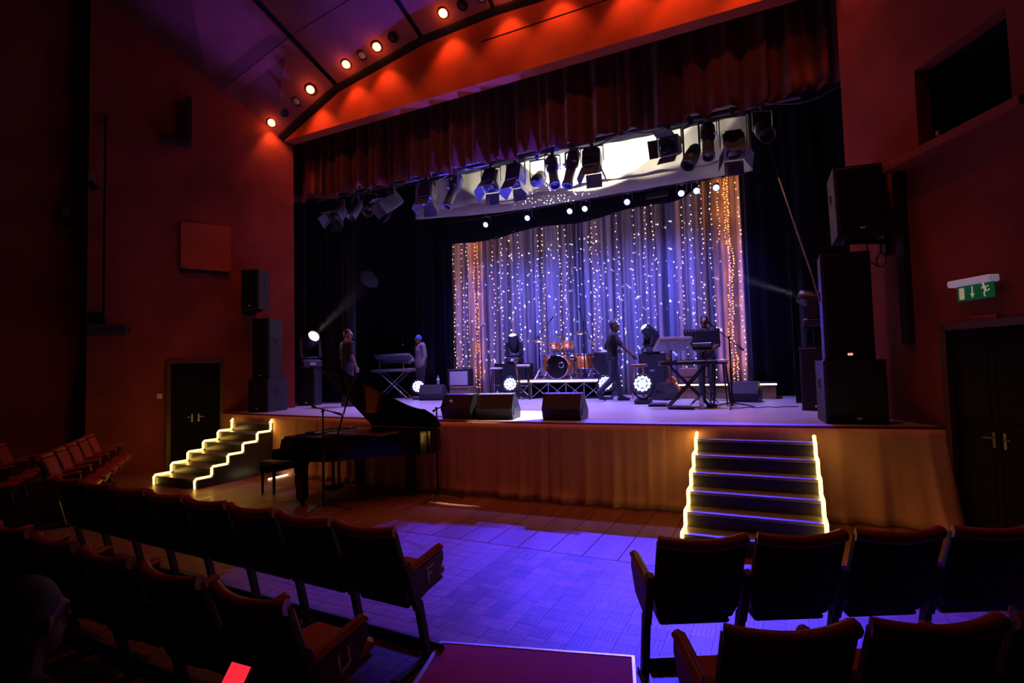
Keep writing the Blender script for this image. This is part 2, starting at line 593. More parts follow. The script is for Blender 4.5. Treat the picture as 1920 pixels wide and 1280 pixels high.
def door(name, M, u0, u1, v1, label, double=True, z_light=0.0):
    d = thing(name, label, 'door')
    d['kind'] = 'structure'
    t = 0.08
    mb = MB()
    mb.box((u0 - t / 2 + .03, v1 / 2, 0.01), (t, v1 + t, 0.06), M=M)
    mb.box((u1 + t / 2 - .03, v1 / 2, 0.01), (t, v1 + t, 0.06), M=M)
    mb.box(((u0 + u1) / 2, v1 + t / 2 - .02, 0.01), (u1 - u0 + t, t, 0.06), M=M)
    obj('door_frame', mb, 'seat_wood', d)
    n = 2 if double else 1
    w = (u1 - u0 - 0.06) / n
    for k in range(n):
        uc = u0 + 0.03 + w * (k + .5)
        mb = MB()
        mb.box((uc, v1 / 2 - .01, -0.09), (w - 0.008, v1 - 0.04, 0.05), bev=0.004, M=M)
        for vc, vh in ((v1 * .27, v1 * .38), (v1 * .73, v1 * .36)):
            mb.box((uc, vc, -0.062), (w - 0.16, vh, 0.014), bev=0.006, M=M)
        leaf = obj('door_leaf', mb, 'velvet_black', d)
        mb = MB()
        hu = uc + (w / 2 - .06) * (1 if k == 0 else -1)
        mb.box((hu, 1.02, -0.055), (0.03, 0.16, 0.012), M=M)
        p0 = M @ Vector((hu, 1.04, -0.03))
        p1 = M @ Vector((hu + (.09 if k else -.09), 1.04, -0.02))
        mb.tube(p0, p1, 0.009)
        obj('door_handle', mb, 'steel', leaf)
    return d
door('door_1', ML, 1.50, 2.44, 2.17, 'dark double door in the terracotta wall beside the lit stairs and a light switch')
door('door_2', MR, 1.52, 2.52, 2.20, 'dark door under the green exit sign')

# proscenium fascia with arched top, and its soffit
HDR = [(-10.28, 7.25), (-8.28, 8.10), (-6.01, 8.50), (-4.4, 8.57), (-2.79, 8.50), (-0.52, 8.10), (1.48, 7.25)]
m = MB()
poly = [(-10.30, 7.28), (1.50, 7.28)] + [(x, z + 0.5) for x, z in reversed(HDR)]
Mx = Matrix(((1, 0, 0, 0), (0, 0, 1, 8.65), (0, 1, 0, 0), (0, 0, 0, 1)))
m.prism(poly, 0, 0.26, M=Mx)
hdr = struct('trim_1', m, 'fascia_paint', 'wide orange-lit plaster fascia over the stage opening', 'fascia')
# narrow joint line along the fascia
m = MB(); m.box((-2.6, 8.646, 8.08), (4.2, 0.008, 0.012)); obj('joint_strip', m, 'dark_wall', hdr)

# ------------------------------------------------------------------ ceiling of sloping panels with dark beams
KX = [-0.526, -0.20, -0.09, 0.0, 0.09, 0.20, 0.526]
SL = [0.74, 0.553, 0.52, 0.50, 0.52, 0.553, 0.74]
def ceil_pt(k, y, dz=0.0):
    x0, z0 = HDR[k]
    d = 8.62 - y
    return Vector((x0 + KX[k] * d, y, z0 + SL[k] * d + dz))
cm = MB()
allp = []
ys = [8.66, 7.52, 5.5, 2.6]
for k in range(6):
    A = [ceil_pt(k, 8.75, .35), ceil_pt(k + 1, 8.75, .35), ceil_pt(k + 1, 2.5, .35), ceil_pt(k, 2.5, .35)]
    cm.add(A, [(0, 1, 2, 3)])
ceiling = struct('ceiling', cm, 'dark_wall', 'sloping panelled ceiling with recessed round downlights', 'ceiling')
for k in range(6):
    for a, b in zip(ys, ys[1:]):
        def P(t, y):
            return ceil_pt(k, y).lerp(ceil_pt(k + 1, y), t)
        g0 = 0.03 if k > 0 else -0.04
        g1 = 0.97 if k < 5 else 1.04
        ya, yb = a, b + 0.012
        lo = [P(g0, ya), P(g1, ya), P(g1, yb), P(g0, yb)]
        up = [p + Vector((0, 0, 0.05)) for p in lo]
        pm = MB()
        pm.add(lo + up, [(3, 2, 1, 0), (4, 5, 6, 7), (0, 1, 5, 4), (1, 2, 6, 5), (2, 3, 7, 6), (3, 0, 4, 7)])
        obj('ceiling_panel', pm, 'ceiling_paint', ceiling)
for k in range(1, 6):
    p0, p1 = ceil_pt(k, 8.64, 0.05), ceil_pt(k, 2.6, 0.05)
    pm = MB()
    w = Vector((0.055, 0, 0))
    h = Vector((0, 0, 0.10))
    pm.add([p0 - w, p0 + w, p1 + w, p1 - w, p0 - w + h, p0 + w + h, p1 + w + h, p1 - w + h],
           [(0, 1, 2, 3), (7, 6, 5, 4), (0, 4, 5, 1), (1, 5, 6, 2), (2, 6, 7, 3), (3, 7, 4, 0)])
    obj('ceiling_beam', pm, 'dark_wall', ceiling)
# dark strip between ceiling and fascia, standing in for the shade there
for k in range(6):
    p0, p1 = ceil_pt(k, 8.655, -0.02), ceil_pt(k + 1, 8.655, -0.02)
    q0, q1 = ceil_pt(k, 8.56, 0.0), ceil_pt(k + 1, 8.56, 0.0)
    pm = MB()
    h = Vector((0, 0, 0.05))
    pm.add([p0 - h, p1 - h, q1 - h, q0 - h, p0 + h, p1 + h, q1 + h, q0 + h],
           [(0, 1, 2, 3), (7, 6, 5, 4), (0, 4, 5, 1), (1, 5, 6, 2), (2, 6, 7, 3), (3, 7, 4, 0)])
    obj('shade_strip', pm, 'dark_wall', ceiling)

# ------------------------------------------------------------------ stage floor, back wall
m = MB()
n = 48
pts = []
for i in range(n + 1):
    x = -10.62 + (1.72 + 10.62) * i / n
    pts.append((x, front_y(x)))
poly = pts + [(1.15, 8.9), (2.4, 8.9), (2.4, 16.2), (-11.2, 16.2), (-11.2, 8.9), (-10.0, 8.9)]
m.prism(poly, 1.04, 1.10)
stage = struct('stage_floor', m, 'stage_vinyl', 'smooth grey stage floor lit violet', 'stage')
m = MB()
for i in range(n):
    (xa, ya), (xb, yb) = pts[i], pts[i + 1]
    m.add([(xa, ya - .012, 1.035), (xb, yb - .012, 1.035), (xb, yb - .012, 1.102), (xa, ya - .012, 1.102), (xa, ya + .01, 1.035), (xb, yb + .01, 1.035), (xb, yb + .01, 1.102), (xa, ya + .01, 1.102)],
          [(0, 1, 2, 3), (3, 2, 6, 7), (5, 4, 7, 6), (0, 4, 5, 1)])
obj('edge_strip', m, 'case_wood', stage)
m = MB()
m.box((-4.4, 12.6, 8.06), (13.6, 7.3, 0.1))
struct('ceiling_stage', m, 'dark_wall', 'black grid ceiling above the stage', 'ceiling')
m = MB()
m.box((-4.4, 16.3, 4.6), (14, 0.2, 7.4))
struct('wall_back', m, 'dark_wall', 'black rear wall of the stage', 'wall')
for s_, x in (('left', -11.3), ('right', 2.5)):
    m = MB()
    m.box((x, 12.6, 4.6), (0.2, 7.4, 7.4))
    struct('wall_stage_' + s_, m, 'dark_wall', 'black side wall of the stage behind the ' + ('loudspeakers' if s_ == 'right' else 'grand piano'), 'wall')
# ================================================================== DRAPES
def fold(x, seed, f1=5.0, f2=13.0):
    return math.sin(x * f1 + seed) * 0.6 + math.sin(x * f2 + seed * 2.7 + 1.3 * math.sin(x * 1.7 + seed)) * 0.4

def drape(name, x0, x1, y, z0, z1, amp, material, parent=None, seed=1.0, f1=9.0, f2=23.0, res=40, low=None, flare=0.0, nv=10, gather=0.5):
    """hanging pleated cloth; low(x) may replace the straight lower edge"""
    mb = MB()
    nu = max(8, int((x1 - x0) * res))
    def fn(u, v):
        x = x0 + (x1 - x0) * u
        zb = low(x) if low else z0
        z = zb + (z1 - zb) * v
        a = amp * (1.0 - gather * v + flare * (1 - v) ** 2)
        e = 0.004
        yy = y + a * fold(x, seed, f1, f2)
        dy = a * (fold(x + e, seed, f1, f2) - fold(x - e, seed, f1, f2)) / (2 * e)
        nrm = Vector((-dy, 1, 0)).normalized()
        return (x, yy, z), nrm
    mb.sheet(fn, nu, nv, 0.006)
    return obj(name, mb, material, parent)

# dark red pleated valance under the fascia
va = thing('valance_curtain', 'dark red pleated valance hanging under the plaster fascia', 'curtain', (0, 0, 0))
vx = [-10.6 + 1.18 * k for k in range(11)]
for k, (a, b) in enumerate(zip(vx, vx[1:])):
    sd = 1.3 * k
    drape('valance_panel', a, b + 0.10, 9.25 + 0.02 * (k % 2), 6.02, 8.0, 0.15, 'velvet_red', va, sd, 11, 25, 70,
          low=lambda x, s=sd: 6.02 + 0.03 * math.sin(x * 3 + s) + 0.02 * math.sin(x * 9), gather=0.75, nv=8)

# black legs at both sides
def leg(x0, x1, y, seed, label):
    o = drape('black_leg_curtain', x0, x1, y, 1.11, 8.0, 0.09, 'velvet_black', None, seed, 10, 24, 30, nv=6)
    tag(o, label, 'curtain')
leg(-11.1, -9.45, 10.35, 0.4, 'black velvet leg curtain behind the stacked loudspeakers beside the piano')
leg(-11.1, -8.85, 12.95, 2.0, 'black velvet leg curtain beside the cream border behind the keyboard player')
leg(-11.0, -8.55, 13.6, 3.1, 'black velvet leg curtain touching the sheer backdrop behind the guitar amplifier')
leg(0.35, 2.3, 11.0, 4.2, 'black velvet leg curtain behind the tall loudspeaker near the exit sign')
leg(-0.42, 2.3, 13.3, 5.0, 'black velvet leg curtain touching the orange end of the sheer backdrop')

# two cream border cloths
o = drape('cream_border', -8.45, -0.22, 11.75, 6.05, 8.0, 0.07, 'cream_drape', None, 0.9, 4.2, 11, 24, low=lambda x: 6.10 + 0.025 * math.sin(x * 1.4), flare=0.3)
tag(o, 'upper cream border cloth lit white behind the front lamp bar', 'border cloth')
o = drape('cream_border', -8.75, -0.20, 12.02, 5.82, 8.0, 0.02, 'cream_drape', None, 2.9, 3, 7, 16, low=lambda x: 5.84 + (0.22 * max(0, (-5.5 - x) / 3.2) ** 1.3))
tag(o, 'lower cream border band with sparkle dots above the blue lamps', 'border cloth')
# black scalloped border
def scal(x):
    t = (x + 8.4) / 6.4
    b = 5.50 + 0.28 * max(0, min(1, t)) ** 1.2
    b += 0.05 * math.cos(x * 2.2)
    if x > -2.2:
        b += (x + 2.2) ** 2 * 0.55
    return b
o = drape('black_border', -8.8, -0.9, 13.15, 5.5, 8.0, 0.03, 'velvet_black', None, 1.9, 3, 8, 20, low=scal)
tag(o, 'black scalloped border hanging below the row of blue lamps', 'border cloth')
# dark border cloth high over the front lamp bar
o = drape('black_border', -10.2, 1.0, 10.75, 6.50, 8.0, 0.04, 'velvet_black', None, 0.2, 5, 12, 20)
tag(o, 'straight black border just behind the front lamp bar', 'border cloth')

# sheer backdrop in eight drops
bd = thing('backdrop_curtain', 'white sheer backdrop curtain hung with fairy lights behind the drum kit', 'curtain', (0, 0, 0))
bx = [-9.15 + 1.09 * k for k in range(9)]
for k, (a, b) in enumerate(zip(bx, bx[1:])):
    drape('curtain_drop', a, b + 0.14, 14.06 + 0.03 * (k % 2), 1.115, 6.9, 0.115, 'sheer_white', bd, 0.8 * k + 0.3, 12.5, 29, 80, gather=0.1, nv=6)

# stage skirt following the bowed edge
sk = thing('stage_skirt', 'peach cloth skirt pinned along the stage front in soft pleats', 'curtain', (0, 0, 0))
def skirt(x0, x1, seed, k):
    mb = MB()
    nu = int((x1 - x0) * 46)
    pins = 0.42
    def prof(x, v):
        t = abs(((x + seed) / pins) % 1.0 - 0.5) * 2          # 1 at a pin
        pleat = (1 - t ** 3) * 0.018 + 0.045 * (1 - abs(math.sin(x * 8.3 + 0.9 * math.sin(x * 2.1)))) ** 1.5 * (1 - v * 0.55) + 0.022 * (1 - abs(math.sin(x * 17.0 + 1.3 * math.sin(x * 3.7)))) * (1 - v * 0.7)
        hem = 0.045 * max(0, 0.10 - v) / 0.10 * (1 + fold(x, seed + 2, 7, 19))
        side = max(0, (x - 0.7)) * 0.16 * (1 - v) ** 1.5 * (1 + 0.7 * fold(x, 4, 11, 17))
        return front_y(x) - 0.05 - pleat * (1 - 0.6 * v) - hem - side
    def fn(u, v):
        x = x0 + (x1 - x0) * u
        dy = (prof(x + .004, v) - prof(x - .004, v)) / 0.008
        xs = x + max(0, (x - 0.9)) * 0.12 * (1 - v)
        return (xs, prof(x, v), 0.006 + 1.07 * v), Vector((-dy, 1, 0)).normalized()
    mb.sheet(fn, nu, 12, 0.005)
    obj('skirt_panel', mb, 'skirt_cloth', sk)
sx = [-10.60, -9.06, -7.52, -5.98, -4.44, -2.90, -1.36, 0.18, 1.70]
for k, (a, b) in enumerate(zip(sx, sx[1:])):
    skirt(a, min(b + 0.05, 1.70), 0.6 + 1.1 * k, k)
m = MB(); m.tube((-9.2, 14.0, 6.93), (-0.4, 14.0, 6.93), 0.04, n=8)
for k in range(5):
    m.tube((-9.0 + 2.1 * k, 14.0, 6.93), (-9.0 + 2.1 * k, 14.0, 8.02), 0.008, n=5)
obj('curtain_track', m, 'black_metal', bd)
# ================================================================== STAIRS WITH ROPE LIGHT
H7 = 1.1 / 7
def stairs(label, x0, x1, y0, run, side_label):
    st = thing('stage_stairs', label, 'stairs', ((x0 + x1) / 2, y0, 0))
    w = x1 - x0
    yend = front_y((x0 + x1) / 2) - y0 - 0.16
    for k in range(6):
        z = H7 * (k + 1)
        ya = run * k
        m = MB(); m.box((0, ya + 0.012, z - H7 / 2 - 0.012), (w - 0.05, 0.02, H7 - 0.026)); obj('riser', m, 'stair_black', st)
        td = max(min(run, yend - ya), 0.12)
        m = MB(); m.box((0, ya + td / 2, z - 0.013), (w, td + 0.02, 0.026), bev=0.004)
        tr = obj('tread', m, 'tread_grey', st)
        m = MB(); m.box((0, ya + 0.008, z + 0.001), (w - 0.02, 0.045, 0.006), bev=0.002); obj('nosing_strip', m, 'nosing', tr)
    for s_ in (-1, 1):
        poly = [(0.02, 0.0)]
        for k in range(6):
            poly += [(run * k + 0.02, H7 * (k + 1) - 0.03), (min(run * (k + 1), yend) + 0.02, H7 * (k + 1) - 0.03)]
        poly += [(yend + 0.02, 0.0)]
        m = MB()
        Ms = Matrix(((0, 0, 1, s_ * (w / 2 - 0.015) - 0.012), (1, 0, 0, 0), (0, 1, 0, 0), (0, 0, 0, 1)))
        m.prism(poly, 0, 0.024, M=Ms)
        obj('side_panel', m, 'stair_black', st)
        # rope light along this side
        pts = []
        X = s_ * (w / 2 - 0.01)
        o_ = -0.022
        pts.append((X, o_, 0.012))
        for k in range(6):
            z = H7 * (k + 1) + 0.016
            pts += [(X, run * k + o_, z - 0.03), (X, run * k + 0.005, z)]
            yn = min(run * (k + 1), yend) + o_
            if k < 5:
                pts += [(X, yn - 0.02, z), (X, yn, z + 0.02)]
            else:
                pts += [(X, yn - 0.02, z), (X, yn + 0.03, z + 0.05)]
        m = MB(); m.path(pts, 0.019, 6)
        rp = obj('rope_light', m, 'rope_glow', None, ((x0 + x1) / 2, y0, 0))
        tag(rp, 'glowing yellow rope light along the %s edge of the stairs %s' % (side_label[0 if s_ < 0 else 1]), 'rope light')
    return st
stairs('black wooden stage stairs beside the grand piano edged with rope light', -9.86, -8.72, 5.74, 0.30,
       (('wall-side', 'beside the grand piano'), ('piano-side', 'beside the grand piano')))
stairs('black wooden stage stairs with blue-lit treads below the tall loudspeaker stack', -0.92, 0.40, 5.71, 0.265,
       (('aisle-side', 'below the tall loudspeaker stack'), ('exit-side', 'below the tall loudspeaker stack')))

# ================================================================== THEATRE SEATS
def seat_parts(t, right_arm=True, left_arm=True, letter=None):
    W = 0.50
    tilt = 0.20
    # backrest shell: curved in plan, reclined
    def back(u, v, off):
        x = (u - 0.5) * (W - 0.02 * 0)
        z = 0.40 + 0.47 * v
        x *= (0.86 + 0.14 * min(1, v * 5))
        y = 0.0 + (0.62 - z) * 0.34 - 0.055 * (1 - (2 * u - 1) ** 2)
        return Vector((x, y + off, z))
    m = MB()
    m.sheet(lambda u, v: (back(u, v, 0), Vector((0, 0.94, 0.32))), 12, 8, 0.05)
    obj('backrest', m, 'seat_back', t)
    m = MB()
    m.sheet(lambda u, v: (back(0.04 + .92 * u, 0.06 + .9 * v, 0.052), Vector((0, 0.94, 0.32))), 10, 6, 0.03)
    obj('back_cushion', m, 'leather', t)
    # rolled leather top edge
    m = MB()
    pts = []
    for i in range(13):
        p = back(i / 12, 1.0, 0.022)
        pts.append((p.x, p.y, p.z + 0.006 + 0.014 * abs(2 * i / 12 - 1) ** 2))
    m.path(pts, 0.037, 8)
    obj('top_roll', m, 'leather', t)
    # cushion, slightly tipped
    m = MB()
    m.box((0, 0.30, 0.445), (W - 0.05, 0.44, 0.085), rot=(R_(9), 0, 0), bev=0.03)
    obj('seat_cushion', m, 'leather', t)
    m = MB(); m.box((0, 0.30, 0.388), (W - 0.08, 0.40, 0.03), rot=(R_(9), 0, 0), bev=0.008); obj('seat_pan', m, 'seat_wood', t)
    sides = ([1] if right_arm else []) + ([-1] if left_arm else [])
    for s_ in sides:
        x = s_ * (W / 2 + 0.035)
        # side panel below arm pad
        poly = [(0.02, 0.60), (0.36, 0.66), (0.37, 0.60), (0.28, 0.47), (0.10, 0.42)]
        m = MB()
        Ms = Matrix(((0, 0, 1, x - 0.022), (1, 0, 0, 0), (0, 1, 0, 0), (0, 0, 0, 1)))
        m.prism(poly, 0, 0.044, M=Ms)
        pn = obj('arm_panel', m, 'seat_wood', t)
        m = MB(); m.box((x, 0.19, 0.652), (0.062, 0.38, 0.046), rot=(R_(10), 0, 0), bev=0.018); obj('arm_pad', m, 'leather', t)
        # standard: sloping iron down to the floor and a foot
        m = MB()
        m.box((x, 0.055, 0.52), (0.045, 0.055, 0.34), rot=(R_(20), 0, 0), bev=0.004)
        m.box((x, 0.16, 0.21), (0.045, 0.05, 0.40), rot=(R_(13), 0, 0), bev=0.004)
        obj('leg', m, 'seat_iron', t)
        m = MB(); m.box((x, 0.07, 0.014), (0.06, 0.40, 0.028), bev=0.006); obj('foot', m, 'seat_iron', t)
        if letter and s_ == 1:
            m = MB()
            lx = x + 0.0235
            def st(y, z, dy, dz):
                m.box((lx, y, z), (0.003, dy, dz), rot=(R_(10), 0, 0))
            if letter == 'F':
                st(0.195, 0.545, 0.014, 0.105); st(0.225, 0.597, 0.06, 0.014); st(0.217, 0.555, 0.045, 0.012)
            else:
                st(0.175, 0.555, 0.014, 0.085); st(0.235, 0.566, 0.014, 0.085)
                st(0.205, 0.512, 0.05, 0.014); st(0.182, 0.518, 0.014, 0.02); st(0.228, 0.524, 0.014, 0.02)
            obj('row_letter', m, 'letter_white', t)

def seat(label, loc, rz, group=None, **k):
    t = thing('theatre_seat', label, 'seat', loc, rz, group)
    seat_parts(t, **k)
    return t
def row(p0, p1, rz, count, labels, group, letter=None, end_first=1):
    """seats from p0 (aisle end) to p1, first one carries the aisle arm"""
    proto = None
    for k in range(count):
        f = k / (count - 1) if count > 1 else 0
        loc = (p0[0] + (p1[0] - p0[0]) * f, p0[1] + (p1[1] - p0[1]) * f, 0)
        if k == 0:
            if end_first > 0:
                seat(labels[0], loc, rz, None, right_arm=True, left_arm=True, letter=letter)
            else:
                seat(labels[0], loc, rz, None, right_arm=True, left_arm=True)
        elif proto is None:
            proto = seat(labels[1] % ORD[k + 1], loc, rz, group, right_arm=end_first < 0, left_arm=end_first > 0)
        else:
            dup(proto, loc, rz, labels[1] % ORD[k + 1], group)
RL = R_(-2.5)
row((-2.42, 2.78), (-6.37, 2.95), RL, 8,
    ['theatre seat with letter F on its arm at the aisle end of the front row', 'dark leather-topped theatre seat, %s in the row that begins with the F seat'], 'front row seats beside the F seat', 'F')
row((-2.18, 1.75), (-5.33, 1.90), RL, 6,
    ['theatre seat with letter U on its arm at the aisle end of the second row', 'dark leather-topped theatre seat, %s in the row that begins with the U seat'], 'second row seats beside the U seat', 'U')
RR = R_(27.5)
row((-0.44, 3.29), (1.08, 4.09), RR, 4,
    ['theatre seat at the aisle end of the row below the loudspeaker stairs', 'dark theatre seat, %s from the aisle in the row before the loudspeaker-side stairs'], 'front row seats near the exit door', None, -1)
row((-0.02, 2.34), (0.98, 2.87), RR, 3,
    ['theatre seat at the aisle end of the row behind the loudspeaker stairs row', 'dark theatre seat, %s from the aisle in the second row toward the exit door'], 'second row seats near the exit door', None, -1)
# third row where the spectator sits
row((-2.04, 0.62), (-2.04, 0.62), RL, 1,
    ['theatre seat under the seated person with the phone', 'theatre seat with the phone spectator on it, %s in its row'], None, None, 1)
# base rails under the rows
def rail(p0, p1, label):
    a, b = Vector((*p0, 0)), Vector((*p1, 0))
    d = b - a
    m = MB()
    m.box((0, 0, 0.02), (d.length, 0.05, 0.04), bev=0.006)
    m.box((0, 0.0, 0.052), (d.length, 0.014, 0.026))
    o = obj('seat_rail', m, 'seat_iron', None, (a + b) / 2, (0, 0, math.atan2(d.y, d.x)))
    tag(o, label, 'rail')
rail((-6.6, 3.24), (-2.06, 3.06), 'iron floor rail under the row of the F seat')
rail((-5.5, 2.19), (-1.78, 2.03), 'iron floor rail under the row of the U seat')
rail((-0.80, 3.42), (1.26, 4.50), 'iron floor rail under the row below the loudspeaker stairs')
rail((-0.34, 2.48), (1.2, 3.30), 'iron floor rail under the second row near the exit door')
# side block by the left wall, seen from the front
RS = R_(-36)
proto = seat('dark red theatre seat, first from the aisle in the front row of the wall-side block', (-8.62, 3.70, 0), RS, 'side block seats by the wall', right_arm=True, left_arm=True)
for k in range(1, 5):
    dup(proto, (-8.62 - 0.50 * k, 3.70 + 0.364 * k, 0), RS, 'dark red theatre seat, %s from the aisle in the front row of the wall-side block' % ORD[k + 1])
for k in range(1, 4):
    dup(proto, (-9.22 - 0.50 * k, 2.90 + 0.364 * k, 0), RS, 'dark red theatre seat, %s from the aisle in the rear row of the wall-side block' % ORD[k])

# ================================================================== CEILING DOWNLIGHTS
def on_ceil(x, y):
    for k in range(6):
        a, b = ceil_pt(k, y), ceil_pt(k + 1, y)
        if a.x <= x <= b.x:
            t = (x - a.x) / (b.x - a.x)
            p = a.lerp(b, t)
            e = ceil_pt(k, y + .1).lerp(ceil_pt(k + 1, y + .1), t)
            n = (b - a).cross(e - p).normalized()
            if n.z > 0:
                n = -n
            return p, n
def ceil_lamp(name, label, x, y, lens, group, power=0, ring='brass'):
    p, n = on_ceil(x, y)
    t = thing(name, label, 'downlight', p, 0, group)
    t.rotation_euler = n.to_track_quat('Z', 'Y').to_euler()
    m = MB(); m.lathe([(0.105, 0.0), (0.112, 0.012), (0.085, 0.016), (0.08, 0.004), (0.08, 0.002)], 20); obj('ring', m, ring, t)
    m = MB(); m.lathe([(0.0, 0.004), (0.079, 0.004), (0.06, 0.014), (0.0, 0.02)], 16); obj('lens', m, lens, t)
    if power:
        q = p + n * 0.06
        spot('downlight_beam', q, q + Vector((0, 0.14, -1)), WARM, power, 88, 0.7, 0.05)
        pl_ = bpy.data.lights.new('downlight_spill', 'POINT')  # point light added below the fitting to brighten the ceiling around it
        pl_.energy = power * 0.06
        pl_.color = WARM
        pl_.shadow_soft_size = 0.03
        po_ = bpy.data.objects.new('downlight_spill', pl_)
        COL.objects.link(po_)
        po_.location = p + n * 0.13
mir = lambda x: 2 * CX - x
for q_, x in enumerate((-10.02, -8.81, -7.78, -6.96, -5.35, -4.11, -3.1, mir(-6.96), mir(-7.78), mir(-8.81), mir(-10.02))):
    ceil_lamp('ceiling_downlight', 'glowing orange round ceiling downlight, %s lit one from the doorway wall' % ORD[q_ + 1], x, 8.35, 'downlight_glow', 'lit ceiling downlights', 62)
for q_, x in enumerate((-9.23, -7.35, -4.52)):
    ceil_lamp('ceiling_downlight', 'unlit ceiling downlight with pale grey lens, %s such from the doorway wall' % ORD[q_ + 1], x, 8.35, 'lens_grey', 'unlit grey ceiling downlights', 0, 'stair_black')
for q_, x in enumerate((-9.63, -6.54, -4.92)):
    ceil_lamp('ceiling_downlight', 'unlit black round ceiling downlight hole, %s such from the doorway wall' % ORD[q_ + 1], x, 8.35, 'dark_wall', 'unlit black ceiling downlights', 0, 'dark_wall')

# ================================================================== WALL FITTINGS
def on_wall(M, u, v, w=0.0):
    return M @ Vector((u, v, w))
def wmat(M):
    return M
# pale red square panel on the left wall (u .98..1.90 around)
m = MB()
m.box((1.79, 4.61, 0.03), (0.93, 0.98, 0.06), bev=0.006, M=ML)
o = obj('wall_panel', m, 'fascia_paint'); tag(o, 'square red painted board fixed on the terracotta wall above the doorway', 'panel')
m = MB()
m.box((2.19, 4.07, 0.06), (0.07, 0.10, 0.12), M=ML)
m.box((1.79, 4.07, 0.03), (0.84, 0.05, 0.05), M=ML)
o = obj('panel_bracket', m, 'stair_black'); tag(o, 'dark bracket bar below the square red board', 'bracket')
# light switch
sw = thing('light_switch', 'small pale square light switch beside the dark double door', 'switch', on_wall(ML, 2.60, 1.50))
m = MB(); m.box((2.60, 1.50, 0.006), (0.095, 0.095, 0.012), bev=0.004, M=ML); o = obj('plate', m, 'ivory', sw)
o.matrix_parent_inverse = Matrix.Translation(-Vector(sw.location))
m = MB(); m.box((2.60, 1.50, 0.014), (0.05, 0.055, 0.008), bev=0.003, M=ML); o = obj('rocker', m, 'ivory', sw)
o.matrix_parent_inverse = Matrix.Translation(-Vector(sw.location))
# projector shelf on a drop pole, corner of the left wall
def wall_thing(name, label, cat):
    return thing(name, label, cat)
pj = wall_thing('projector_mount', 'dark projector on a long drop pole beside the terracotta wall corner', 'projector')
m = MB(); m.tube(on_wall(ML, 3.5, 6.9, 0.25), on_wall(ML, 3.5, 3.1, 0.25), 0.022); obj('drop_pole', m, 'black_metal', pj)
m = MB(); m.box((3.5, 6.9, 0.12), (0.06, 0.06, 0.26), M=ML); obj('wall_arm', m, 'black_metal', pj)
m = MB(); m.box((3.45, 2.80, 0.28), (0.62, 0.20, 0.42), bev=0.02, M=ML); b_ = obj('projector_body', m, 'plastic_dark', pj)
m = MB(); m.box((3.60, 3.02, 0.25), (0.26, 0.22, 0.28), bev=0.02, M=ML); obj('mount_head', m, 'black_metal', pj)
m = MB(); m.tube(on_wall(ML, 3.14, 2.8, 0.3), on_wall(ML, 3.09, 2.8, 0.3), 0.055, n=14); obj('lens', m, 'lens_dark', b_)
# two wall spot lamps on the recessed wall
for u, v, lab in ((4.12, 4.95, 'small unlit spot lamp with a bright rim on the stepped-back wall'), (3.72, 5.6, 'small unlit spot lamp at the corner of the terracotta wall')):
    t = wall_thing('wall_spot_lamp', lab, 'lamp')
    w0 = -0.36 if u > 4 else 0.0
    m = MB(); m.box((u, v + .12, w0 + 0.06), (0.10, 0.16, 0.12), bev=0.01, M=ML); obj('bracket', m, 'plastic_silver', t)
    c0, c1 = on_wall(ML, u, v + .02, w0 + 0.15), on_wall(ML, u - .1, v - .16, w0 + 0.24)
    m = MB(); m.tube(c0, c1, 0.05, 0.075, 14); obj('lamp_can', m, 'black_metal', t)
    d = (c1 - c0).normalized()
    m = MB(); m.tube(c1 - d * .005, c1 + d * 0.012, 0.07, 0.066, 14); obj('lens', m, 'chrome', t)
# beam stub high on the left wall
m = MB(); m.box((2.35, 6.75, 0.14), (0.5, 0.08, 0.28), M=ML); m.box((2.12, 7.2, 0.14), (0.09, 1.0, 0.2), M=ML)
o = obj('wall_bracket', m, 'stair_black'); tag(o, 'dark L-shaped bracket high on the terracotta wall under the ceiling', 'bracket')

# exit sign on the right wall, hanging out from it
ex = thing('exit_sign', 'green emergency exit sign with running figure and arrow above the dark door', 'sign')
def rw(u, v, w, d, mat_, name, parent, rot=None, bev=0):
    m = MB(); m.box((u, v, w), d, rot=rot, bev=bev, M=MR); return obj(name, m, mat_, parent)
rw(1.98, 2.665, 0.085, (0.50, 0.07, 0.12), 'lamp_tube', 'lamp_housing', ex, bev=0.012)
pl = rw(2.01, 2.555, 0.085, (0.42, 0.165, 0.012), 'sign_green', 'sign_plate', ex)
rw(1.98, 2.68, 0.02, (0.30, 0.06, 0.05), 'black_metal', 'wall_mount', ex)
def pic(polys, name):
    m = MB()
    Mp = MR @ Matrix.Translation((2.01, 2.555, 0.0915))
    for p in polys:
        m.prism(p, 0, 0.003, M=Mp)
    obj(name, m, 'sign_pale', pl)
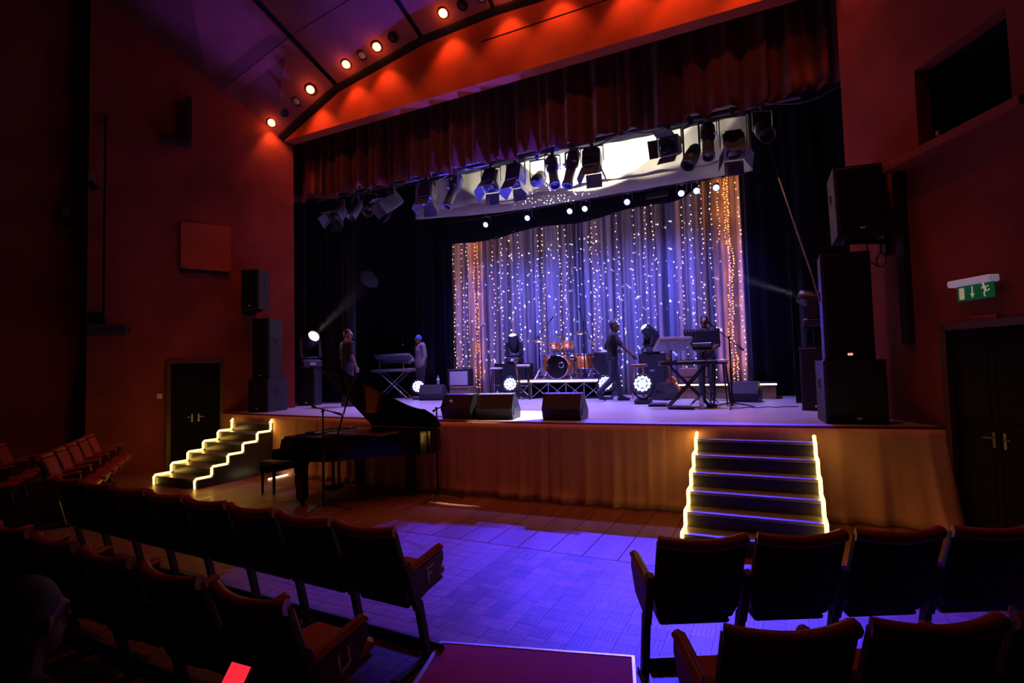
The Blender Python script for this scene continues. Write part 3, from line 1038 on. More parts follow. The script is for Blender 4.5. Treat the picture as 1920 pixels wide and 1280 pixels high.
# wall frame u runs to the audience (to the right seen from the hall)
pic([[(-.185, -.065), (-.125, -.065), (-.125, .055), (-.185, .055)]], 'door_symbol')
pic([[(-.037, -.02), (-.023, -.02), (-.023, .06), (-.037, .06)], [(-.055, -.015), (-.03, -.065), (-.005, -.015)]], 'arrow_symbol')
def seg(a, b, w):
    dx, dy = b[0] - a[0], b[1] - a[1]
    L_ = math.hypot(dx, dy)
    nx, ny = -dy / L_ * w / 2, dx / L_ * w / 2
    return [(a[0] + nx, a[1] + ny), (a[0] - nx, a[1] - ny), (b[0] - nx, b[1] - ny), (b[0] + nx, b[1] + ny)]
head = [(.098 + .014 * math.cos(a * PI / 4), .062 + .014 * math.sin(a * PI / 4)) for a in range(8)]
pic([head, seg((.10, .045), (.122, -.005), .026), seg((.10, .04), (.075, .02), .011), (seg((.105, .04), (.14, .03), .011)), seg((.14, .03), (.155, .045), .010),
     seg((.12, -.005), (.15, -.01), .015), seg((.15, -.01), (.165, .01), .012), seg((.118, -.005), (.10, -.035), .015), seg((.10, -.035), (.115, -.065), .013)], 'running_figure')
rs = thing('door_sign', 'small red sign with pale lettering directly above the dark door', 'sign')
pl2 = rw(2.02, 2.27, 0.008, (0.27, 0.085, 0.016), 'sign_red', 'plate', rs)
m = MB()
for k in range(9):
    m.box((1.93 + k * 0.022, 2.27, 0.0175), (0.012, 0.022, 0.003), M=MR)
obj('lettering', m, 'leather', pl2)
# dark vertical conduit strip on the right wall
rw(1.02, 3.15, 0.04, (0.12, 2.2, 0.08), 'stair_black', 'conduit', None)
tag(bpy.data.objects['conduit'], 'dark vertical duct running down the terracotta wall behind the loudspeakers', 'duct')

# ================================================================== LOUDSPEAKERS
def speaker(label, loc, rz, w, d, h, z0, kind='top', grp=None, badge='letter_white', bx=0.0, tilt=0.0, material='speaker_black'):
    t = thing('loudspeaker', label, 'loudspeaker', (loc[0], loc[1], z0), rz, grp)
    t.rotation_euler = (tilt, 0, rz)
    # trapezoid cabinet, local -Y is the front
    k = 0.16 if kind != 'sub' else 0.0
    m = MB()
    b = 0.012
    poly = [(-w / 2 + b, -d / 2), (w / 2 - b, -d / 2), (w / 2, -d / 2 + b), (w / 2 * (1 - k), d / 2), (-w / 2 * (1 - k), d / 2), (-w / 2, -d / 2 + b)]
    m.prism(poly, 0.0, h)
    obj('cabinet', m, material, t)
    m = MB(); m.box((0, -d / 2 - 0.008, h / 2), (w - 0.05, 0.02, h - 0.05), bev=0.006); obj('grille', m, 'grille', t)
    for s_ in (-1, 1):
        x = s_ * (w / 2 * (1 - k * 0.5) + 0.001)
        m = MB()
        m.box((x, 0, h * 0.62), (0.012, 0.13, 0.17), rot=(0, 0, -s_ * math.atan(k * w / 2 / d)), bev=0.004)
        hd = obj('handle_cup', m, 'plastic_dark', t)
        m = MB(); m.tube((x + s_ * .006, -.0, h * .62 - .06), (x + s_ * .006, 0, h * .62 + .06), 0.011); obj('handle_bar', m, 'black_metal', hd)
    m = MB(); m.box((bx, -d / 2 - 0.02, 0.07), (0.055, 0.006, 0.028), bev=0.002); obj('badge', m, badge, t)
    for sx_ in (-1, 1):
        for sz_ in (0.02, h - 0.02):
            m = MB(); m.box((sx_ * (w / 2 - .02), -d / 2 + .02, sz_), (0.045, 0.045, 0.045), bev=0.008); obj('corner_cap', m, 'plastic_dark', t)
    return t
# left stack on the stage corner
AL = R_(24)
speaker('black subwoofer at the bottom of the stack beside the piano stairs', (-9.73, 7.98), R_(11), 0.50, 0.60, 0.69, 1.10, 'sub')
speaker('tall black loudspeaker standing on the subwoofer beside the piano stairs', (-9.77, 8.02), R_(13), 0.42, 0.46, 1.28, 1.79)
speaker('black loudspeaker fixed to the wall above the stack by the doorway', (-9.93, 7.86), R_(16), 0.42, 0.42, 0.84, 3.27, tilt=R_(0))
m = MB(); m.box((0.95, 3.253, 0.24), (0.3, 0.03, 0.48), M=ML); m.box((0.95, 3.45, 0.02), (0.24, 0.5, 0.04), M=ML)
o = obj('speaker_bracket', m, 'black_metal'); tag(o, 'black steel shelf bracket under the wall loudspeaker by the doorway', 'bracket')
# right stack
AR = R_(-14)
speaker('black subwoofer at the bottom of the stack above the right-hand skirt by the exit', (0.86, 7.98), R_(4), 0.66, 0.66, 0.78, 1.10, 'sub', bx=0.02, badge='letter_white')
speaker('tall black loudspeaker with a red logo badge standing on the exit-side subwoofer', (0.84, 8.02), R_(4), 0.54, 0.52, 1.34, 1.88, badge='badge_glow')
speaker('black loudspeaker leaning out from the wall above the exit-side stack', (1.03, 8.03), R_(8), 0.54, 0.50, 0.88, 3.42, tilt=R_(-4))
sb = thing('speaker_bracket', 'black pipe bracket with coiled cable holding the exit-side wall loudspeaker', 'bracket')
m = MB(); m.box((0.75, 3.375, 0.30), (0.06, 0.05, 0.60), M=MR); obj('arm', m, 'black_metal', sb)
m = MB(); m.tube(on_wall(MR, 0.75, 3.2, 0.03), on_wall(MR, 0.75, 4.35, 0.03), 0.025); obj('upright', m, 'black_metal', sb)
m = MB()
c0 = on_wall(MR, 0.86, 3.12, 0.20)
u_ = on_wall(MR, 1, 0, 0) - on_wall(MR, 0, 0, 0)
m.path([c0 + u_ * 0.085 * math.cos(a * PI / 8) + Vector((0, 0, .085 * math.sin(a * PI / 8))) for a in range(16)], 0.008, 5, closed=True)
m.path([c0 + u_ * -.25 + Vector((0, 0, .27)), c0 + u_ * -.2 + Vector((0, 0, .02)), c0 + u_ * -.08 + Vector((0, 0, -.06))], 0.008, 5)
m.path([c0 + Vector((0, 0, .085)), c0 + Vector((0, 0, .28))], 0.008, 5)
obj('coiled_cable', m, 'cable', sb)
# loudspeaker cabinets standing on stage inside the opening
speaker('dark blue-lit loudspeaker under the moving light behind the piano', (-10.22, 9.62), R_(20), 0.44, 0.42, 0.90, 1.10)
speaker('narrow blue-lit loudspeaker half hidden behind the exit-side stack', (0.62, 9.75), R_(-10), 0.42, 0.42, 1.0, 1.10)
# thin sloping pole beside the exit-side stack
m = MB(); m.path([(0.22, 9.9, 4.95), (0.42, 9.7, 4.05), (0.60, 9.5, 3.25), (1.0, 9.05, 1.1)], 0.014)
o = obj('slanted_pole', m, 'steel'); tag(o, 'thin slanted metal pole leaning behind the exit-side loudspeakers', 'pole')
m = MB(); m.path([(0.22, 9.9, 4.95), (0.0, 10.3, 6.3), (-0.1, 10.4, 8.02)], 0.006); o = obj('guy_cable', m, 'cable'); tag(o, 'thin cable running up from the slanted pole', 'cable')
# ================================================================== OVERHEAD RIG
bar = thing('lamp_bar', 'long black lamp bar with cables hung behind the red valance', 'lamp bar', (0, 0, 0))
m = MB(); m.tube((-10.2, 9.9, 6.26), (0.6, 9.9, 6.26), 0.045, n=10); obj('pipe', m, 'lamp_black', bar)
m = MB(); m.box((-4.8, 9.94, 6.40), (9.6, 0.14, 0.10), bev=0.01); obj('cable_tray', m, 'lamp_black', bar)
for k in range(9):
    x = -9.6 + k * 1.2
    m = MB(); m.path([(x + 1.2 * i / 8, 9.83 - .02 * math.sin(i), 6.30 - 0.14 * math.sin(PI * i / 8) - .02 * (k % 3)) for i in range(9)], 0.014, 5); obj('slung_cable', m, 'lamp_black', bar)
for k in range(6):
    m = MB(); m.tube((-9.4 + 1.9 * k, 9.9, 6.2), (-9.4 + 1.9 * k, 9.9, 8.0), 0.008, n=5); obj('hanger_wire', m, 'black_metal', bar)

def yoke(t, r, top):
    m = MB()
    for s_ in (-1, 1):
        m.box((s_ * (r + 0.018), 0, top / 2), (0.012, 0.035, top), bev=0.003)
    m.box((0, 0, top), (2 * r + 0.05, 0.035, 0.012), bev=0.003)
    m.box((0, 0, top + 0.07), (0.05, 0.06, 0.12), bev=0.008)
    obj('yoke', m, 'lamp_black', t)

def fixture(kind, label, loc, rz, tilt, lens='lens_dark', grp=None, zt=6.26):
    """lamp hung from the bar; tilt 0 = pointing to -Y (the house), positive = down"""
    s = 1.3
    loc = (loc[0], loc[1], min(loc[2], zt - 0.33 * s))
    t = thing('stage_lamp', label, 'stage lamp', loc, rz, grp)
    t.scale = (s, s, s)
    top = (zt - loc[2]) / s - 0.10
    Mh = Euler((tilt, 0, 0)).to_matrix().to_4x4()
    if kind == 'par':
        yoke(t, 0.105, max(top, 0.18))
        m = MB()
        Mc = Mh @ Matrix.Rotation(R_(90), 4, 'X')
        m.lathe([(0.05, -0.20), (0.085, -0.14), (0.10, -0.02), (0.10, 0.20), (0.092, 0.20), (0.09, 0.05)], 16, M=Mc)
        can = obj('can', m, 'lamp_black', t)
        m = MB(); m.lathe([(0.0, 0.10), (0.088, 0.10), (0.07, 0.115), (0, 0.12)], 16, M=Mc); obj('lens', m, lens, can)
    elif kind == 'profile':
        yoke(t, 0.10, max(top, 0.18))
        m = MB()
        Mc = Mh @ Matrix.Rotation(R_(90), 4, 'X')
        m.lathe([(0.06, -0.28), (0.10, -0.22), (0.10, -0.02), (0.075, 0.02), (0.075, 0.30), (0.085, 0.30), (0.085, 0.36), (0.07, 0.36), (0.07, 0.30)], 14, M=Mc)
        can = obj('barrel', m, 'lamp_black', t)
        m = MB(); m.lathe([(0.0, 0.31), (0.069, 0.31), (0.05, 0.325), (0, 0.33)], 14, M=Mc); obj('lens', m, lens, can)
        for s_ in (-1, 1):
            m = MB(); m.box((s_ * .10, 0.02, 0.06), (0.05, 0.012, 0.05), M=Mh); obj('shutter', m, 'steel', can)
    else:
        yoke(t, 0.15, max(top, 0.2))
        m = MB(); m.box((0, 0.02, 0), (0.27, 0.30, 0.27), bev=0.03, M=Mh)
        for k in range(4):
            m.box((0, 0.06 + .03 * k, 0.14), (0.2, 0.012, 0.02), M=Mh)
        bd_ = obj('housing', m, 'lamp_black', t)
        m = MB(); m.lathe([(0.0, 0.0), (0.105, 0.0), (0.08, 0.02), (0, 0.028)], 16, M=Mh @ Matrix.Translation((0, -.13, 0)) @ Matrix.Rotation(R_(90), 4, 'X')); obj('lens', m, lens, bd_)
        for s_ in (-1, 1):
            m = MB(); m.box((s_ * .17, -0.22, 0), (0.006, 0.20, 0.24), rot=(0, 0, s_ * R_(22)), M=Mh); obj('barn_door', m, 'lamp_black', t)
        for s_ in (-1, 1):
            m = MB(); m.box((0, -0.22, s_ * .17), (0.24, 0.20, 0.006), rot=(-s_ * R_(22), 0, 0), M=Mh); obj('barn_door', m, 'lamp_black', t)
    return t
FX = [('box', -9.55, 5.92, 10, 50), ('par', -8.95, 5.88, -20, 60), ('par', -8.5, 5.88, 25, 50), ('box', -7.86, 5.92, -30, 40), ('box', -6.84, 5.84, 10, 75),
      ('profile', -6.13, 5.90, -25, 65), ('box', -5.20, 5.90, 8, 60), ('box', -4.62, 5.86, -6, 75),
      ('profile', -3.80, 5.92, 30, 60), ('profile', -3.40, 5.88, -20, 70), ('box', -2.98, 5.88, 8, 80), ('box', -1.52, 5.92, -6, 20), ('profile', -0.86, 5.92, 5, 62),
      ('par', -1.14, 5.58, -25, 55), ('box', -0.45, 5.60, 10, 60), ('par', 0.02, 5.78, 20, 40)]
KN = {'box': 'black square barn-door floodlight, %s along the front lamp bar from the piano side', 'par': 'unlit black round par can, %s along the front lamp bar from the piano side', 'profile': 'long black profile spotlight, %s along the front lamp bar from the piano side'}
CNT = {}
for kind, x, z, rz, tl in sorted(FX, key=lambda t: t[1]):
    CNT[kind] = CNT.get(kind, 0) + 1
    fixture(kind, KN[kind] % ORD[CNT[kind]], (x, 9.86, z), R_(rz), R_(tl), grp={'box': 'floodlights', 'par': 'par cans', 'profile': 'profile spotlights'}[kind] + ' on the front lamp bar')
# the one lit white lamp, turned up on to the cream border
fixture('par', 'par can glowing white on the front lamp bar, turned on the cream border', (-4.17, 9.95, 5.72), R_(180 + 4), R_(28 - 60), 'white_lamp_glow')
spot('border_beam', (-4.2, 10.15, 5.95), (-3.65, 11.75, 7.95), WHITE, 750, 97, 0.08, 0.02)
spot('border_beam', (-5.9, 10.15, 5.92), (-5.7, 11.75, 7.95), WHITE, 110, 97, 0.15, 0.03)  # this beam and the next are added fills, no lit lamp there
spot('border_beam', (-2.3, 10.15, 5.92), (-2.2, 11.75, 7.95), WHITE, 160, 97, 0.15, 0.03)
spot('border_beam', (-1.14, 10.0, 5.75), (-0.75, 11.75, 6.9), WHITE, 150, 70, 0.3, 0.05)

# upstage bar with eight blue LED pars
bar2 = thing('lamp_bar', 'upstage lamp bar carrying the row of blue lamps', 'lamp bar', (0, 0, 0))
m = MB(); m.tube((-8.4, 12.5, 5.98), (-0.3, 12.5, 5.98), 0.03, n=8); obj('pipe', m, 'black_metal', bar2)
for k in range(4):
    m = MB(); m.tube((-7.6 + 2.1 * k, 12.5, 6.0), (-7.6 + 2.1 * k, 12.5, 8.0), 0.006, n=5); obj('hanger_wire', m, 'black_metal', bar2)
for q_, x in enumerate((-6.72, -5.50, -4.35, -3.96, -2.92, -1.69, -1.36, -0.95)):
    t = thing('led_par', 'small blue LED par lamp, %s along the upstage bar from the piano side' % ORD[q_ + 1], 'led lamp', (x, 12.42, 5.74), 0, 'blue led pars on the upstage bar')
    Mh = Euler((R_(28), 0, 0)).to_matrix().to_4x4() @ Matrix.Rotation(R_(90), 4, 'X')
    m = MB(); m.lathe([(0.06, -0.12), (0.08, -0.09), (0.085, 0.05), (0.085, 0.07), (0.072, 0.07)], 16, M=Mh); obj('body', m, 'black_metal', t)
    m = MB(); m.lathe([(0.0, 0.066), (0.07, 0.066), (0.07, 0.07), (0.0, 0.078)], 16, M=Mh); obj('lens', m, 'par_blue_glow', t)
    m = MB()
    for s_ in (-1, 1):
        m.box((s_ * .112, 0, 0.1), (0.01, 0.03, 0.2))
    m.box((0, 0, 0.205), (0.23, 0.03, 0.012))
    m.box((0, 0.05, 0.24), (0.05, 0.16, 0.09))
    obj('yoke', m, 'lamp_black', t)
# small power box on that bar
m = MB(); m.box((-2.25, 12.47, 5.80), (0.5, 0.10, 0.12), bev=0.01); m.box((-2.25, 12.5, 5.92), (0.06, 0.05, 0.16)); o = obj('dimmer_box', m, 'black_paint'); tag(o, 'small black dimmer box between blue lamps on the upstage bar', 'box')

# ================================================================== FAIRY LIGHTS ON THE BACKDROP
octv = [(1, 0, 0), (-1, 0, 0), (0, 1, 0), (0, -1, 0), (0, 0, 1), (0, 0, -1)]
octf = [(0, 2, 4), (2, 1, 4), (1, 3, 4), (3, 0, 4), (2, 0, 5), (1, 2, 5), (3, 1, 5), (0, 3, 5)]
def strand(x, z0, z1, step, r, material, y, label, group, wob=0.03):
    t = thing('fairy_light_string', label, 'fairy lights', (x, y, z1), 0, group)
    rng = random.Random(int(x * 1000) + int(y * 100))
    ph = rng.uniform(0, 6)
    def px(z):
        return wob * math.sin(z * 2.3 + ph) + wob * .6 * math.sin(z * 5.1 + ph)
    m = MB()
    n = int((z1 - z0) / 0.25)
    m.path([(px(z1), 14.0 - y, 0.0)] + [(px(z1 + (z0 - z1) * i / n), 0, (z0 - z1) * i / n) for i in range(n + 1)], 0.0025, 4)
    obj('wire', m, 'plastic_silver', t)
    m = MB()
    z = z1 - rng.uniform(0.02, step)
    while z > z0:
        c = Vector((px(z) + rng.uniform(-.02, .02), rng.uniform(-.015, .01), z - z1))
        rr = r * rng.choice((0.7, 0.85, 1, 1, 1.2))
        m.add([c + Vector(p) * rr for p in octv], octf)
        z -= step * rng.uniform(0.55, 1.45)
    b_ = obj('bulbs', m, material, t)
    if material == 'bulb_orange':
        for k in range(int((z1 - z0) / 0.75)):
            pl_ = bpy.data.lights.new('fairy_glow', 'POINT')
            pl_.energy = 1.3
            pl_.color = (1.0, 0.27, 0.05)
            pl_.shadow_soft_size = 0.02
            po_ = bpy.data.objects.new('fairy_glow', pl_)
            COL.objects.link(po_)
            po_.location = (x, y - 0.06, z1 - 0.5 - 0.75 * k - 0.2 * rng.random())
    b_['kind'] = 'stuff'
for q_, x in enumerate((-8.70, -8.40, -8.24, -7.33, -7.05, -6.50, -5.90, -5.74, -5.23, -5.05, -4.28, -4.14, -3.60, -3.16, -2.86, -2.66, -1.93, -1.71, -1.46, -1.24, -0.60)):
    strand(x, 1.3, 6.92, 0.17, 0.0135, 'bulb_warm', 13.89, 'string of small warm fairy lights, %s on the backdrop from the amplifier end' % ORD[q_ + 1], 'fairy light strings on the backdrop')
for q_, (x, st) in enumerate(((-7.95, 0.10), (-7.86, 0.13), (-0.88, 0.07), (-0.80, 0.06), (-1.06, 0.10))):
    strand(x, 1.3 if x != -1.06 else 4.8, 6.92, st, 0.017, 'bulb_orange', 13.86, 'dense string of orange fairy lights, ' + ('nearest the guitar amplifier', 'beside the one nearest the guitar amplifier', 'middle of the bright orange column', 'outermost of the bright orange column', 'short one beside the bright orange column')[q_], 'dense orange fairy light strings')
strand(-6.82, 1.8, 6.92, 0.36, 0.024, 'bulb_warm', 13.88, 'sparse string of larger warm bulbs on the sheer backdrop', None)

# sparkle gobo thrown on the backdrop and the border
def gobo(loc, target, power, size, scale, thr):
    o = spot('sparkle_gobo', loc, target, (0.80, 0.80, 1.0), power, size, 0.5, 0.0)
    L_ = o.data
    L_.use_nodes = True
    nt = L_.node_tree
    em = nt.nodes.get('Emission')
    tc = nt.nodes.new('ShaderNodeTexCoord')
    vo = nt.nodes.new('ShaderNodeTexVoronoi')
    vo.inputs['Scale'].default_value = scale
    lt = nt.nodes.new('ShaderNodeMath')
    lt.operation = 'LESS_THAN'
    lt.inputs[1].default_value = thr
    nt.links.new(tc.outputs['Normal'], vo.inputs['Vector'])
    nt.links.new(vo.outputs['Distance'], lt.inputs[0])
    nt.links.new(lt.outputs[0], em.inputs['Strength'])
gobo((-4.6, 10.4, 6.0), (-4.6, 14.0, 3.9), 4600, 95, 31, 0.16)
# ================================================================== STAGE GEAR
SZ = 1.10
def wedge(label, loc, rz, w=0.58, s=1.0, grp=None):
    t = thing('monitor_wedge', label, 'stage monitor', (loc[0], loc[1], SZ), rz, grp)
    prof = [(-.20, 0.0), (-.255, .17), (-.15, .385), (-.02, .40), (.24, .12), (.20, 0.0)]
    prof = [(a * s, b * s) for a, b in prof]
    Mw = Matrix(((0, 0, 1, -w / 2), (1, 0, 0, 0), (0, 1, 0, 0), (0, 0, 0, 1)))
    m = MB(); m.prism(prof, 0, w, M=Mw); obj('cabinet', m, 'speaker_black', t)
    m = MB()
    a, b = Vector((0, prof[3][0], prof[3][1])), Vector((0, prof[4][0], prof[4][1]))
    c = (a + b) / 2
    m.box((0, c.y + .008, c.z + .008), (w - .06, (b - a).length - .03, 0.014), rot=(math.atan2(b.z - a.z, b.y - a.y), 0, 0), bev=0.004); obj('grille', m, 'grille', t)
    for s_ in (-1, 1):
        m = MB(); m.prism([(p[0] * 1.03, p[1] * 1.012 if p[1] > 0 else p[1]) for p in prof], 0, 0.02, M=Matrix(((0, 0, 1, s_ * w / 2 - .01), (1, 0, 0, 0), (0, 1, 0, 0), (0, 0, 0, 1)))); obj('end_cheek', m, 'plastic_dark', t)
        m = MB(); m.box((s_ * (w / 2 + .008), -.03, .2 * s), (0.012, 0.12, 0.06), bev=0.004); obj('side_handle', m, 'black_metal', t)
    m = MB(); m.box((w / 2 + .013, -.14 * s, .12 * s), (0.008, 0.06, 0.10), bev=0.002); jp = obj('jack_panel', m, 'black_metal', t)
    m = MB()
    for k in range(3):
        m.tube((w / 2 + .012, -.14 * s, .09 * s + .035 * k), (w / 2 + .026, -.14 * s, .09 * s + .035 * k), 0.009)
    obj('jack', m, 'steel', jp)
    return t
wedge('black stage monitor at the stage edge nearest the grand piano lid', (-4.50, 7.42), R_(-4), 0.55)
wedge('black stage monitor with jack panel next to the piano-side monitor at the stage edge', (-3.92, 7.50), R_(10), 0.56)
wedge('lone black stage monitor at the stage edge in front of the drum kit', (-2.84, 7.60), R_(4), 0.56)
wedge('blue-lit stage monitor with a water bottle on top beside the guitar amplifier', (-7.95, 11.6), R_(10), 0.62)
wedge('small stage monitor with wooden end beside the large floor wash light', (-2.18, 12.0), R_(60), 0.42, 0.95)
wedge('blue-topped stage monitor beside the dark stool and black leg curtain', (-0.52, 11.55), R_(-8), 0.52, 1.0)

def mic_parts(t, p, d):
    """microphone with its grip at p along d"""
    p, d = Vector(p), Vector(d).normalized()
    m = MB(); m.tube(p - d * 0.06, p + d * 0.10, 0.012, 0.018); b_ = obj('microphone', m, 'black_metal', t)
    m = MB(); m.ball(p + d * 0.125, 0.028); obj('mic_head', m, 'drum_head', b_)

def mic_stand(label, loc, z0, h, rz=0, boom=None, tripod=True, straight=False, mic=True, legs_r=0.30, mat_='black_metal'):
    t = thing('microphone_stand', label, 'mic stand', (loc[0], loc[1], z0), rz)
    m = MB(); m.tube((0, 0, 0.05), (0, 0, h * .55), 0.016); m.tube((0, 0, h * .5), (0, 0, h), 0.012); obj('pole', m, mat_, t)
    m = MB(); m.tube((0, 0, h * .5), (0, 0, h * .56), 0.02); obj('clutch', m, 'plastic_dark', t)
    if tripod:
        for k in range(3):
            a = 2 * PI * k / 3 + 0.5
            e = (legs_r * math.cos(a), legs_r * math.sin(a), 0.012)
            m = MB(); m.tube((0, 0, 0.10), e, 0.010); m.ball(e, 0.012, 8, 5); obj('leg', m, mat_, t)
    else:
        m = MB(); m.lathe([(0.0, 0.0), (0.14, 0.0), (0.14, 0.015), (0.04, 0.035), (0, 0.04)], 20); obj('round_base', m, mat_, t)
    if boom:
        a, b = Vector(boom[0]), Vector(boom[1])
        m = MB(); m.tube(a, b, 0.008); obj('boom', m, mat_, t)
        m = MB(); m.tube(a, a + (b - a) * .12, 0.018); obj('counterweight', m, 'plastic_dark', t)
        m = MB(); m.ball((0, 0, h), 0.024, 8, 6); obj('joint', m, 'plastic_dark', t)
        if mic:
            mic_parts(t, b, b - a)
    elif mic:
        mic_parts(t, (0.03, 0, h + .03), (0.85, -.2, 0.4))
    return t
mic_stand('straight vocal microphone stand beside the guitar amplifier', (-7.16, 12.75), SZ, 1.90, tripod=False)
mic_stand('boom microphone stand with wide tripod beside the dark stool', (-0.66, 9.9), SZ, 1.22, boom=((0.22, 0, 0.98), (-0.30, -.02, 1.46)), legs_r=0.38)
mic_stand('boom microphone stand behind the keyboard in front of the jacket man', (-9.35, 12.62), SZ, 1.42, boom=((0.15, 0, 1.36), (-0.25, 0, 1.50)))
# at the piano, on the house floor
mic_stand('boom microphone stand leaning over the piano keyboard end', (-5.62, 5.50), 0, 1.36, boom=((-0.25, 0.05, 1.42), (0.24, 0.0, 1.34)), legs_r=0.36)
mic_stand('microphone stand between the piano tail and the stage skirt', (-4.50, 6.62), 0, 1.32, boom=((-0.06, 0.0, 1.28), (0.14, 0.0, 1.37)), legs_r=0.36)

# ------------------------------------------------------------------ risers
rs_ = thing('drum_riser', 'drum riser with glowing front edge on crossed steel legs', 'riser', (-4.78, 12.95, SZ))
m = MB(); m.box((0, 0, 0.425), (2.4, 1.5, 0.07), bev=0.004); obj('deck', m, 'stage_vinyl', rs_)
m = MB(); m.box((0, -0.755, 0.435), (2.4, 0.012, 0.03)); obj('led_strip', m, 'strip_glow', rs_)
for yy in (-0.70, 0.70):
    for k in range(6):
        x = -1.15 + 0.46 * k
        m = MB(); m.tube((x, yy, 0), (x, yy, 0.39), 0.013); obj('post', m, 'alu', rs_)
        if k < 5:
            m = MB(); m.tube((x, yy, 0.02), (x + .46, yy, 0.38), 0.009); obj('brace', m, 'alu', rs_)
            m = MB(); m.tube((x, yy, 0.38), (x + .46, yy, 0.02), 0.009); obj('brace', m, 'alu', rs_)
m = MB(); m.box((0, 0.2, 0.19), (2.2, 0.02, 0.36)); obj('rear_panel', m, 'velvet_black', rs_)
r2 = thing('keyboard_riser', 'low riser with glowing front edge behind the dark stool', 'riser', (-1.0, 12.75, SZ))
m = MB(); m.box((0, 0, 0.30), (2.1, 0.9, 0.06), bev=0.004); obj('deck', m, 'black_paint', r2)
m = MB(); m.box((0, -0.41, 0.135), (2.06, 0.02, 0.27)); obj('front_panel', m, 'case_wood', r2)
m = MB(); m.box((0, -0.456, 0.305), (2.1, 0.010, 0.028)); obj('led_strip', m, 'strip_glow', r2)
for s_ in (-1, 1):
    m = MB(); m.box((s_ * .98, 0.3, 0.135), (0.06, 0.06, 0.27)); obj('leg', m, 'black_metal', r2)
cs = thing('wooden_case', 'yellow-lit wooden case standing on the low riser', 'case', (-1.62, 12.75, SZ + .331))
m = MB(); m.box((0, 0, 0.17), (0.62, 0.4, 0.34), bev=0.01); obj('body', m, 'case_wood', cs)
m = MB(); m.box((0, -.205, 0.17), (0.6, 0.012, 0.03)); obj('lid_seam', m, 'steel', cs)

# ------------------------------------------------------------------ drum kit
RZ = SZ + 0.46
def drum_parts(t, r, h, M, lugs=8, head='drum_head', shell='drum_amber'):
    m = MB(); m.lathe([(r, 0.0), (r, h), (r - .008, h), (r - .008, 0)], 28, M=M); sh = obj('shell', m, shell, t)
    for z in (0.004, h - 0.004):
        m = MB(); m.lathe([(r - .004, z - .012), (r + .010, z - .012), (r + .010, z + .012), (r - .004, z + .012)], 28, M=M); obj('hoop', m, 'chrome', t)
    for z, mt in ((h, head), (0.0, 'drum_head')):
        m = MB(); m.lathe([(0, z - .003), (r - .005, z - .003), (r - .005, z + .001), (0, z + .001)], 28, M=M); obj('head', m, mt, t)
    for k in range(lugs):
        a = 2 * PI * k / lugs + .2
        m = MB(); m.box((0, 0, 0), (0.022, 0.026, h * .5), bev=0.005, M=M @ Matrix.Rotation(a, 4, 'Z') @ Matrix.Translation((r + .008, 0, h / 2))); obj('lug', m, 'chrome', sh)
bd_ = thing('bass_drum', 'amber bass drum with black front head on the riser', 'drum', (-4.86, 12.50, RZ))
Mb = Matrix.Translation((0, 0.40, 0.312)) @ Matrix.Rotation(R_(90), 4, 'X')
drum_parts(bd_, 0.29, 0.42, Mb, 8, 'drum_head_black')
m = MB(); m.lathe([(0.0, 0.422), (0.075, 0.422), (0.075, 0.430), (0.055, 0.432), (0.05, 0.424), (0.0, 0.424)], 24, M=Mb @ Matrix.Translation((0.12, 0.05, 0))); obj('port_ring', m, 'chrome', bd_)
m = MB(); m.box((0.02, -.24 * 0 - 0.023, 0.11), (0.012, 0.004, 0.20), rot=(0, R_(38), 0)); obj('head_stripe', m, 'drum_head', bd_)
for s_ in (-1, 1):
    m = MB(); m.tube((s_ * .27, 0.1, 0.22), (s_ * .40, -.06, 0.0), 0.010); obj('spur', m, 'chrome', bd_)
def tom(label, x, y, z, r, h, tilt, grp=None, legs=False, snare=False):
    t = thing('drum', label, 'drum', (x, y, RZ), 0, grp)
    M = Matrix.Translation((0, 0, z)) @ Euler((tilt, 0, 0)).to_matrix().to_4x4()
    drum_parts(t, r, h, M, 6, shell='chrome' if snare else 'drum_amber')
    if legs:
        for k in range(3):
            a = 2 * PI * k / 3 + .4
            m = MB(); m.tube((r * 1.06 * math.cos(a), r * 1.06 * math.sin(a), 0.0), (r * 1.06 * math.cos(a), r * 1.06 * math.sin(a), z + h * .6), 0.009); obj('leg', m, 'chrome', t)
    else:
        m = MB(); m.tube((0, 0.02, 0.005 if snare else 0.58), (0, 0.02, z + .02), 0.014); obj('mount', m, 'chrome', t)
        if snare:
            for k in range(3):
                a = 2 * PI * k / 3
                m = MB(); m.tube((0, .02, 0.2), (.24 * math.cos(a), .24 * math.sin(a), 0.01), 0.009); obj('leg', m, 'chrome', t)
    return t
tom('smaller amber rack tom over the bass drum', -5.00, 12.68, 0.74, 0.135, 0.19, R_(-18))
tom('amber rack tom with bright reflection over the bass drum', -4.64, 12.68, 0.74, 0.15, 0.20, R_(-18))
tom('amber floor tom on three legs beside the bass drum', -4.28, 12.95, 0.26, 0.20, 0.36, 0, legs=True)
tom('amber deep floor tom half behind the bass drum', -5.22, 12.98, 0.20, 0.19, 0.42, 0, legs=True)
tom('chrome snare drum on a stand behind the bass drum', -4.70, 13.20, 0.50, 0.17, 0.14, 0, snare=True)
